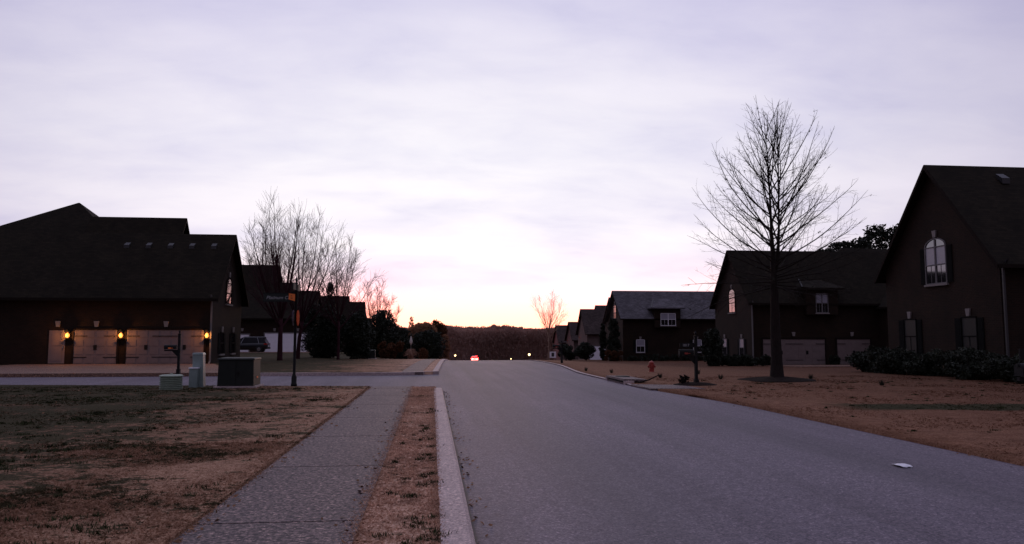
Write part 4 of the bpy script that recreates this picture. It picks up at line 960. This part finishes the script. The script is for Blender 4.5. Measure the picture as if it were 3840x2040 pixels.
def drain():
    y0, y1 = 27.4, 30.2; t = thing('storm_drain', 'concrete kerb storm drain with dark slot at the right road edge', 'storm drain', (7.3, 28.8, 0))
    x0 = float(roadR(28.8)) + .0
    s = MB(); s.hexa([(x0 - .06, y0, .13), (x0 + .85, y0 + .1, .10), (x0 + .85, y1 - .1, .10), (x0 - .06, y1, .13)], [(x0 - .04, y0, .20), (x0 + .85, y0 + .1, .17), (x0 + .85, y1 - .1, .17), (x0 - .04, y1, .20)]); s.build('top_slab', 'aggregate', t)
    d = MB(); d.box(x0 + .03, x0 + .3, y0 + .1, y1 - .1, -.03, .125); d.build('inlet_opening', 'black_metal', t)
    e = MB(); e.box(x0 - .05, x0 + .3, y0 - .16, y0 + .08, -.03, .128); e.box(x0 - .05, x0 + .3, y1 - .08, y1 + .16, -.03, .128); e.build('end_wall', 'kerb_concrete', t)
    g = MB(); g.lathe((x0 + .42, y1 - .8, .185), [(.28, 0), (.28, .025), (.26, .03)], 18); g.build('manhole_lid', 'black_metal', t)
drain()
st = MB(); st.tube([(7.55, 27.3, .06), (7.95, 27.25, .17), (8.25, 27.2, .32), (8.35, 27.2, .34)], [.03, .025, .022, .015], 6); tag(st.build('fallen_branch', 'bark', None, True), 'dark stick leaning up at the edge of the storm drain', 'branch')
st = MB(); px, py = 6.24, 9.62
g = []; nx_, ny_ = 9, 5
for j in range(ny_):
    for i in range(nx_):
        u, v_ = i / 8 - .5, j / 4 - .5; g.append((px + u * .20 * (1 - .5 * abs(v_)), py + v_ * .26 + u * .03, .008 + .018 * abs(math.sin(u * 6 + 1)) * (1 - abs(v_)) + .006 * (j % 2)))
st.add(g, [(j * nx_ + i, j * nx_ + i + 1, (j + 1) * nx_ + i + 1, (j + 1) * nx_ + i) for j in range(ny_ - 1) for i in range(nx_ - 1)])
o = st.build('paper_scrap', 'paper', None, True); sd = o.modifiers.new('solid', 'SOLIDIFY'); sd.thickness = .002
tag(o, 'crumpled white paper scrap lying flat on the road', 'litter')
tf = [(7.75, 37.6), (8.5, 35.3), (9.5, 30.9), (12.3, 34.1), (15.4, 29.6), (11.6, 29.6), (15.6, 25.0)]
tl = ['farthest small weed tuft on the right lawn near the road edge', 'small weed tuft on the lawn below and left of the hydrant', 'small weed tuft between the hydrant and the storm drain', 'small weed tuft right of the numbered mailbox post', 'small weed tuft just right of the tall tree trunk', 'small weed tuft just left of the mulch mound', 'nearest small weed tuft on the right lawn']
def weed(x, y, lab, sd_):
    z = float(T(x, y)) + .05; r = random.Random(sd_); m = MB()
    for i in range(60):
        a = r.uniform(0, 6.28); q = r.uniform(.03, .12); h = r.uniform(.08, .22)
        m.tube([(x + .03 * math.cos(a), y + .03 * math.sin(a), z - .02), (x + q * math.cos(a), y + q * math.sin(a), z + h)], [.010, .002], 3)
    o = m.build('weed_tuft', 'leaf_dark'); tag(o, lab, 'weed', 'weed tufts on the right lawn')
for i, (a, c) in enumerate(tf): weed(a, c, tl[i], i)
# yard sign
x, y = 12.9, 80; z = float(T(x, y)) + .05; t = thing('yard_sign', 'small pale yard sign on the lawn beside the far mailbox', 'sign', (x, y, z))
s = MB(); s.box(x - .34, x + .34, y - .01, y + .01, z + .32, z + .98); pn = s.build('panel', 'white_paint', t); s = MB(); s.box(x - .14, x + .14, y - .016, y - .0105, z + .45, z + .86); s.build('printed_block', 'vent', pn)
for sg in (-1, 1): s = MB(); s.box(x + sg * .28 - .012, x + sg * .28 + .012, y + .0105, y + .03, z - .1, z + .9); s.build('leg', 'black_metal', t)
# post lamps far down the street
def post_lamp(x, y, zl, lab, r=.16, mat='lamp_white', e=12):
    z = float(T(x, y)); t = thing('post_lamp', lab, 'lamp', (x, y, z), 'lit post lamps down the street')
    m = MB(); m.lathe((x, y, z - .1), [(.09, 0), (.09, .3), (.045, .35), (.04, zl - z - r), (.10, zl - z - r + .03)], 8); m.build('post', 'black_metal', t)
    g = MB(); g.lathe((x, y, zl - r), [(.3 * r, 0), (.8 * r, .4 * r), (r, r), (.8 * r, 1.6 * r), (.2 * r, 2 * r)], 12); g.build('globe', mat, t, True)
    c = MB(); c.lathe((x, y, zl + r), [(.9 * r, 0), (.5 * r, .35 * r), (.05, .6 * r)], 10); c.build('cap', 'black_metal', t)
    l = bpy.data.lights.new('globe_light', 'POINT'); l.energy = e; l.color = (1, .8, .55); l.shadow_soft_size = .1; lo = bpy.data.objects.new('globe_light', l); COL.objects.link(lo); lo.parent = t; lo.location = (0, -r - .25, zl - z)
post_lamp(4.75, 150, -1.73, 'lit post lamp left of the car far down the street', .17)
post_lamp(17.5, 135, -1.25, 'bright lit post lamp on the right verge far down the street', .20)
post_lamp(16.84, 160, -2.7, 'small dim lit lamp right of the car just over the crest', .11, e=6)

# ------------------------------------------------------------------ cars
def car(name, label, loc, rz, paint, L=4.7, Wd=1.85, Hh=1.72, lit=False, suv=True):
    t = thing(name, label, 'car', (0, 0, 0))
    g = .20
    st_ = [(-L / 2, .80, .52, .92), (-L / 2 + .08, .92, .38, 1.02), (-L / 2 + .6, .98, .30, 1.06), (-L / 4, 1, .26, 1.04), (0, 1, .26, 1.02), (L / 4, 1, .27, 1.00), (L / 2 - .75, .98, .30, .98), (L / 2 - .15, .88, .36, .84), (L / 2, .74, .45, .72)]
    b = MB(); n = 10
    for sx, wf, zb, zt in st_:
        w_ = Wd / 2 * wf; zm = (zb + zt) / 2
        ring = [(-w_ * .86, zb), (-w_ * .98, zb + .10), (-w_, zm), (-w_ * .98, zt - .08), (-w_ * .88, zt), (w_ * .88, zt), (w_ * .98, zt - .08), (w_, zm), (w_ * .98, zb + .10), (w_ * .86, zb)]
        b.v += [(sx, a, c) for a, c in ring]
    for i in range(len(st_) - 1):
        for j in range(n): b.f.append((i * n + j, i * n + (j + 1) % n, (i + 1) * n + (j + 1) % n, (i + 1) * n + j))
    b.f += [tuple(range(n))[::-1], tuple((len(st_) - 1) * n + j for j in range(n))]
    b.build('body', paint, t, True)
    rear = -L / 2 + (.22 if suv else .5); gl = MB(); rf = MB()
    lo_ = [(rear - .12, .86), (-L / 2 + .9, .90), (L / 2 - 1.85, .90), (L / 2 - 1.05, .86)]; hi_ = [(rear + .25, .72), (-L / 2 + 1.1, .76), (L / 2 - 2.15, .76), (L / 2 - 1.95, .74)]
    V = []
    for (xl, wl), (xh, wh) in zip(lo_, hi_): V += [(xl, -Wd / 2 * wl, 1.0), (xl, Wd / 2 * wl, 1.0), (xh, Wd / 2 * wh, Hh - .07), (xh, -Wd / 2 * wh, Hh - .07)]
    gl.v = V
    for i in range(3):
        for j in range(4): gl.f.append((i * 4 + j, i * 4 + (j + 1) % 4, i * 4 + 4 + (j + 1) % 4, i * 4 + 4 + j))
    gl.f += [(3, 2, 1, 0), (12, 13, 14, 15)]
    gl.build('windows', 'car_glass', t)
    for sg in (-1, 1):
        p = MB()
        for i in (1, 2):
            a = V[i * 4 + (0 if sg < 0 else 1)]; c = V[i * 4 + (3 if sg < 0 else 2)]; p.tube([(a[0], a[1] * 1.01, a[2]), (c[0], c[1] * 1.01, c[2])], .035, 4)
        p.tube([(hi_[0][0], sg * Wd / 2 * .6, Hh + .03), (hi_[3][0] - .2, sg * Wd / 2 * .6, Hh + .03)], .018, 5); p.build('roof_rail', 'steel' if suv else paint, t)
    rf.hexa([(hi_[0][0] - .05, -Wd / 2 * .74, Hh - .08), (hi_[3][0], -Wd / 2 * .74, Hh - .08), (hi_[3][0], Wd / 2 * .74, Hh - .08), (hi_[0][0] - .05, Wd / 2 * .74, Hh - .08)], [(hi_[0][0], -Wd / 2 * .64, Hh), (hi_[3][0] - .15, -Wd / 2 * .64, Hh), (hi_[3][0] - .15, Wd / 2 * .64, Hh), (hi_[0][0], Wd / 2 * .64, Hh)]); rf.build('roof', paint, t, bevel=.02)
    for sx in (-L / 2 + .88, L / 2 - .95):
        for sg in (-1, 1):
            wv = MB(); y0 = sg * (Wd / 2 - .2); prf = [(.20, 0), (.33, .01), (.35, .04), (.35, .17), (.33, .20), (.22, .205)]; wv.lathe((sx, y0, .35), [(r_, h_ * sg * 1.02) for r_, h_ in prf], 18, 'y'); wh_ = wv.build('wheel', 'tyre', t)
            hv = MB(); hv.lathe((sx, y0 + sg * .195, .35), [(.22, 0), (.20, .015 * sg), (.05, .03 * sg)], 12, 'y'); hv.build('rim', 'steel', wh_)
    for sg in (-1, 1):
        l = MB(); ya, yb = sorted((sg * Wd / 2 * .62, sg * Wd / 2 * .90)); l.box(-L / 2 - .0, -L / 2 + .12, ya, yb, .84, 1.0); l.box(-L / 2 + .05, -L / 2 + .36, *sorted((sg * Wd / 2 * .87, sg * Wd / 2 * .955)), .86, .99); l.build('taillight', 'brake' if lit else 'lens_red', t)
        l = MB(); l.box(L / 2 - .16, L / 2 - .03, ya * .95, yb * .95, .62, .74); l.build('headlight', 'steel', t)
    pb = MB(); pb.box(-L / 2 - .015, -L / 2 + .01, -.26, .26, .62, .76); pb.build('licence_plate', 'paper', t)
    bm = MB(); bm.box(-L / 2 - .05, -L / 2 + .2, -Wd / 2 * .85, Wd / 2 * .85, .36, .55); bm.build('bumper', 'tyre' if suv else paint, t, bevel=.03)
    if lit:
        h = MB(); h.box(rear - .04, rear + .07, -.50, .50, Hh - .20, Hh - .10); h.build('brake_light', 'brake', t)
        for sg in (-1, 1):
            q = bpy.data.lights.new('taillight_glow', 'POINT'); q.energy = 900; q.color = (1, .025, .018); q.shadow_soft_size = .12; qo = bpy.data.objects.new('taillight_glow', q); COL.objects.link(qo); qo.parent = t; qo.location = (-L / 2 - .45, sg * .65, .95)
    t.location = loc; t.rotation_euler = (0, 0, rz)
    return t
car('parked_car', 'black sport utility car parked before the white garage doors', (-20.6, 88.2, float(T(-20, 88)) + .17), R(180), 'car_black')
car('driving_car', 'pale car with bright red brake lights just over the crest', (10.4, 183, float(T(10.4, 183)) + .15), R(88), 'car_white', 4.6, 1.85, 1.5, True, False)

# ------------------------------------------------------------------ grass tufts
def tufts():
    r = np.random.default_rng(3); P = []
    def scatter(n, x0, x1, y0, y1, power=1.6, ok=None, zo=ZK, side=None):
        v = r.uniform(0, 1, n) ** power; Y = y0 + (y1 - y0) * v; X = r.uniform(x0, x1, n)
        if ok is not None: k = ok(X, Y); X, Y = X[k], Y[k]
        k = (X > -.80 * Y - 2) & (X < 1.0 * Y + 2); X, Y = X[k], Y[k]
        P.append(np.stack([X, Y, T(X, Y) + zo - .008], 1))
    scatter(42000, -17, -2.0, 4, 26.5, 1.5, lambda X, Y: Y < nearY(X) - .1)
    scatter(16000, -5, -2.0, 4.5, 12, 1.3)
    scatter(9000, -.61, .10, 4, 24.9, 1.5)
    # ragged edges
    for xe, s in ((-2.02, 1), (-.60, 1), (.085, -1)):
        n = 2600; Y = 4 + 21 * r.uniform(0, 1, n) ** 1.6; X = xe + .002 * Y + s * np.abs(r.normal(0, .045, n)) * (1 if xe < -1 else (-1 if xe < 0 else 1)) ; P.append(np.stack([X, Y, T(X, Y) + ZK - .01], 1))
    n = 2200; X = -2 - 20 * r.uniform(0, 1, n); Y = nearY(X) - np.abs(r.normal(0, .07, n)) - .02; P.append(np.stack([X, Y, T(X, Y) + ZK - .02], 1))
    scatter(30000, 7.4, 26, 7, 32, 1.3, lambda X, Y: X > roadR(Y) + .12, .05)
    n = 6000; Y = 7 + 20 * r.uniform(0, 1, n); X = roadR(Y) + .05 + np.abs(r.normal(0, .07, n)); k = (Y < 22); P.append(np.stack([X, Y, T(X, Y) + .03], 1)[k])
    P = np.concatenate(P); n = len(P); nb = 3
    P = np.repeat(P, nb, 0); m = len(P)
    a = r.uniform(0, 6.283, m); h = r.uniform(.010, .028, m) * (1 + .6 * (r.uniform(0, 1, m) > .93)); wd = r.uniform(.004, .010, m) * (1 + P[:, 1] / 16)
    dx, dy = np.cos(a), np.sin(a); P[:, 0] += r.normal(0, .015, m); P[:, 1] += r.normal(0, .015, m)
    A = P + np.stack([-dy * wd, dx * wd, np.zeros(m)], 1); B = P - np.stack([-dy * wd, dx * wd, np.zeros(m)], 1); C_ = P + np.stack([dx * h * 1.9, dy * h * 1.9, h], 1)
    V = np.stack([A, B, C_], 1).reshape(-1, 3)
    tag(np_mesh('grass_tufts', V, 'grass_blade', quad=False), 'short dry winter grass on the lawns and verge', 'grass', None, 'stuff')
tufts()

def weeds():
    r = np.random.default_rng(12); cl = []
    for i in range(46): cl.append((r.uniform(-.55, .06) if r.uniform() < .4 else r.uniform(-.2, .07), 5.2 + 13 * r.uniform() ** 1.8, r.uniform(.03, .09)))
    for i in range(900):
        Y = 5.5 + 19 * r.uniform() ** 1.2; X = -2.2 - (.75 * Y + 1) * r.uniform() ** .75
        if float(fnoise(X, Y, 1.1, 31)) > -.12: cl.append((X, Y, r.uniform(.04, .16)))
    for i in range(160):
        X = r.uniform(8.4, 24); Y = r.uniform(9, 30); cl.append((X, Y, r.uniform(.03, .09)))
    V = []
    for X, Y, rad in cl:
        n = int(26 + rad * 340); a = r.uniform(0, 6.283, n); q = rad * np.abs(r.normal(0, .6, n)); x_ = X + q * np.cos(a) * 1.5; y_ = Y + q * np.sin(a)
        z_ = T(x_, y_) + (ZK if X < 1 else .05) - .01; h = r.uniform(.02, .055, n); b = r.uniform(0, 6.283, n); w_ = r.uniform(.003, .007, n) * (1 + Y / 14)
        P = np.stack([x_, y_, z_], 1); D = np.stack([-np.sin(b) * w_, np.cos(b) * w_, 0 * w_], 1)
        V.append(np.stack([P - D, P + D, P + np.stack([np.cos(b) * h * .7, np.sin(b) * h * .7, h], 1)], 1).reshape(-1, 3))
    tag(np_mesh('winter_weeds', np.concatenate(V), 'weed_green', quad=False), 'dark green weed patches scattered through the dry lawns', 'weeds', None, 'stuff')
weeds()

def litter():
    r = np.random.default_rng(4); P = []
    def add(X, Y, z): P.append(np.stack([X, Y, z], 1))
    n = 170; Y = 5 + 20 * r.uniform(0, 1, n) ** 1.3; add(.40 + np.abs(r.normal(0, .10, n)), Y, T(0 * Y, Y) + .012)
    n = 120; Y = 5 + 20 * r.uniform(0, 1, n) ** 1.3; add(-.64 - np.abs(r.normal(0, .10, n)), Y, T(0 * Y, Y) + ZK + .012)
    n = 120; Y = 5 + 20 * r.uniform(0, 1, n) ** 1.3; add(-1.96 + np.abs(r.normal(0, .10, n)), Y, T(0 * Y, Y) + ZK + .012)
    n = 260; Y = 5 + 19 * r.uniform(0, 1, n); add(-2.2 - 9 * r.uniform(0, 1, n), Y, T(0 * Y, Y) + ZK + .03)
    n = 220; Y = 8 + 24 * r.uniform(0, 1, n); add(roadR(Y) - .08 + .9 * r.normal(0, .3, n), Y, T(0 * Y, Y) + .08)
    P = np.concatenate(P); n = len(P); a = r.uniform(0, 6.283, n); l = r.uniform(.015, .035, n)
    D = np.stack([np.cos(a) * l, np.sin(a) * l, r.uniform(-.006, .012, n)], 1); E_ = np.stack([-np.sin(a) * l * .55, np.cos(a) * l * .55, r.uniform(0, .012, n)], 1)
    tag(np_mesh('leaf_litter', np.stack([P - D, P - E_, P + D, P + E_], 1).reshape(-1, 3), 'dead_leaf'), 'scattered brown dead leaves along the kerb, sidewalk edges and lawn', 'leaves', None, 'stuff')
litter()
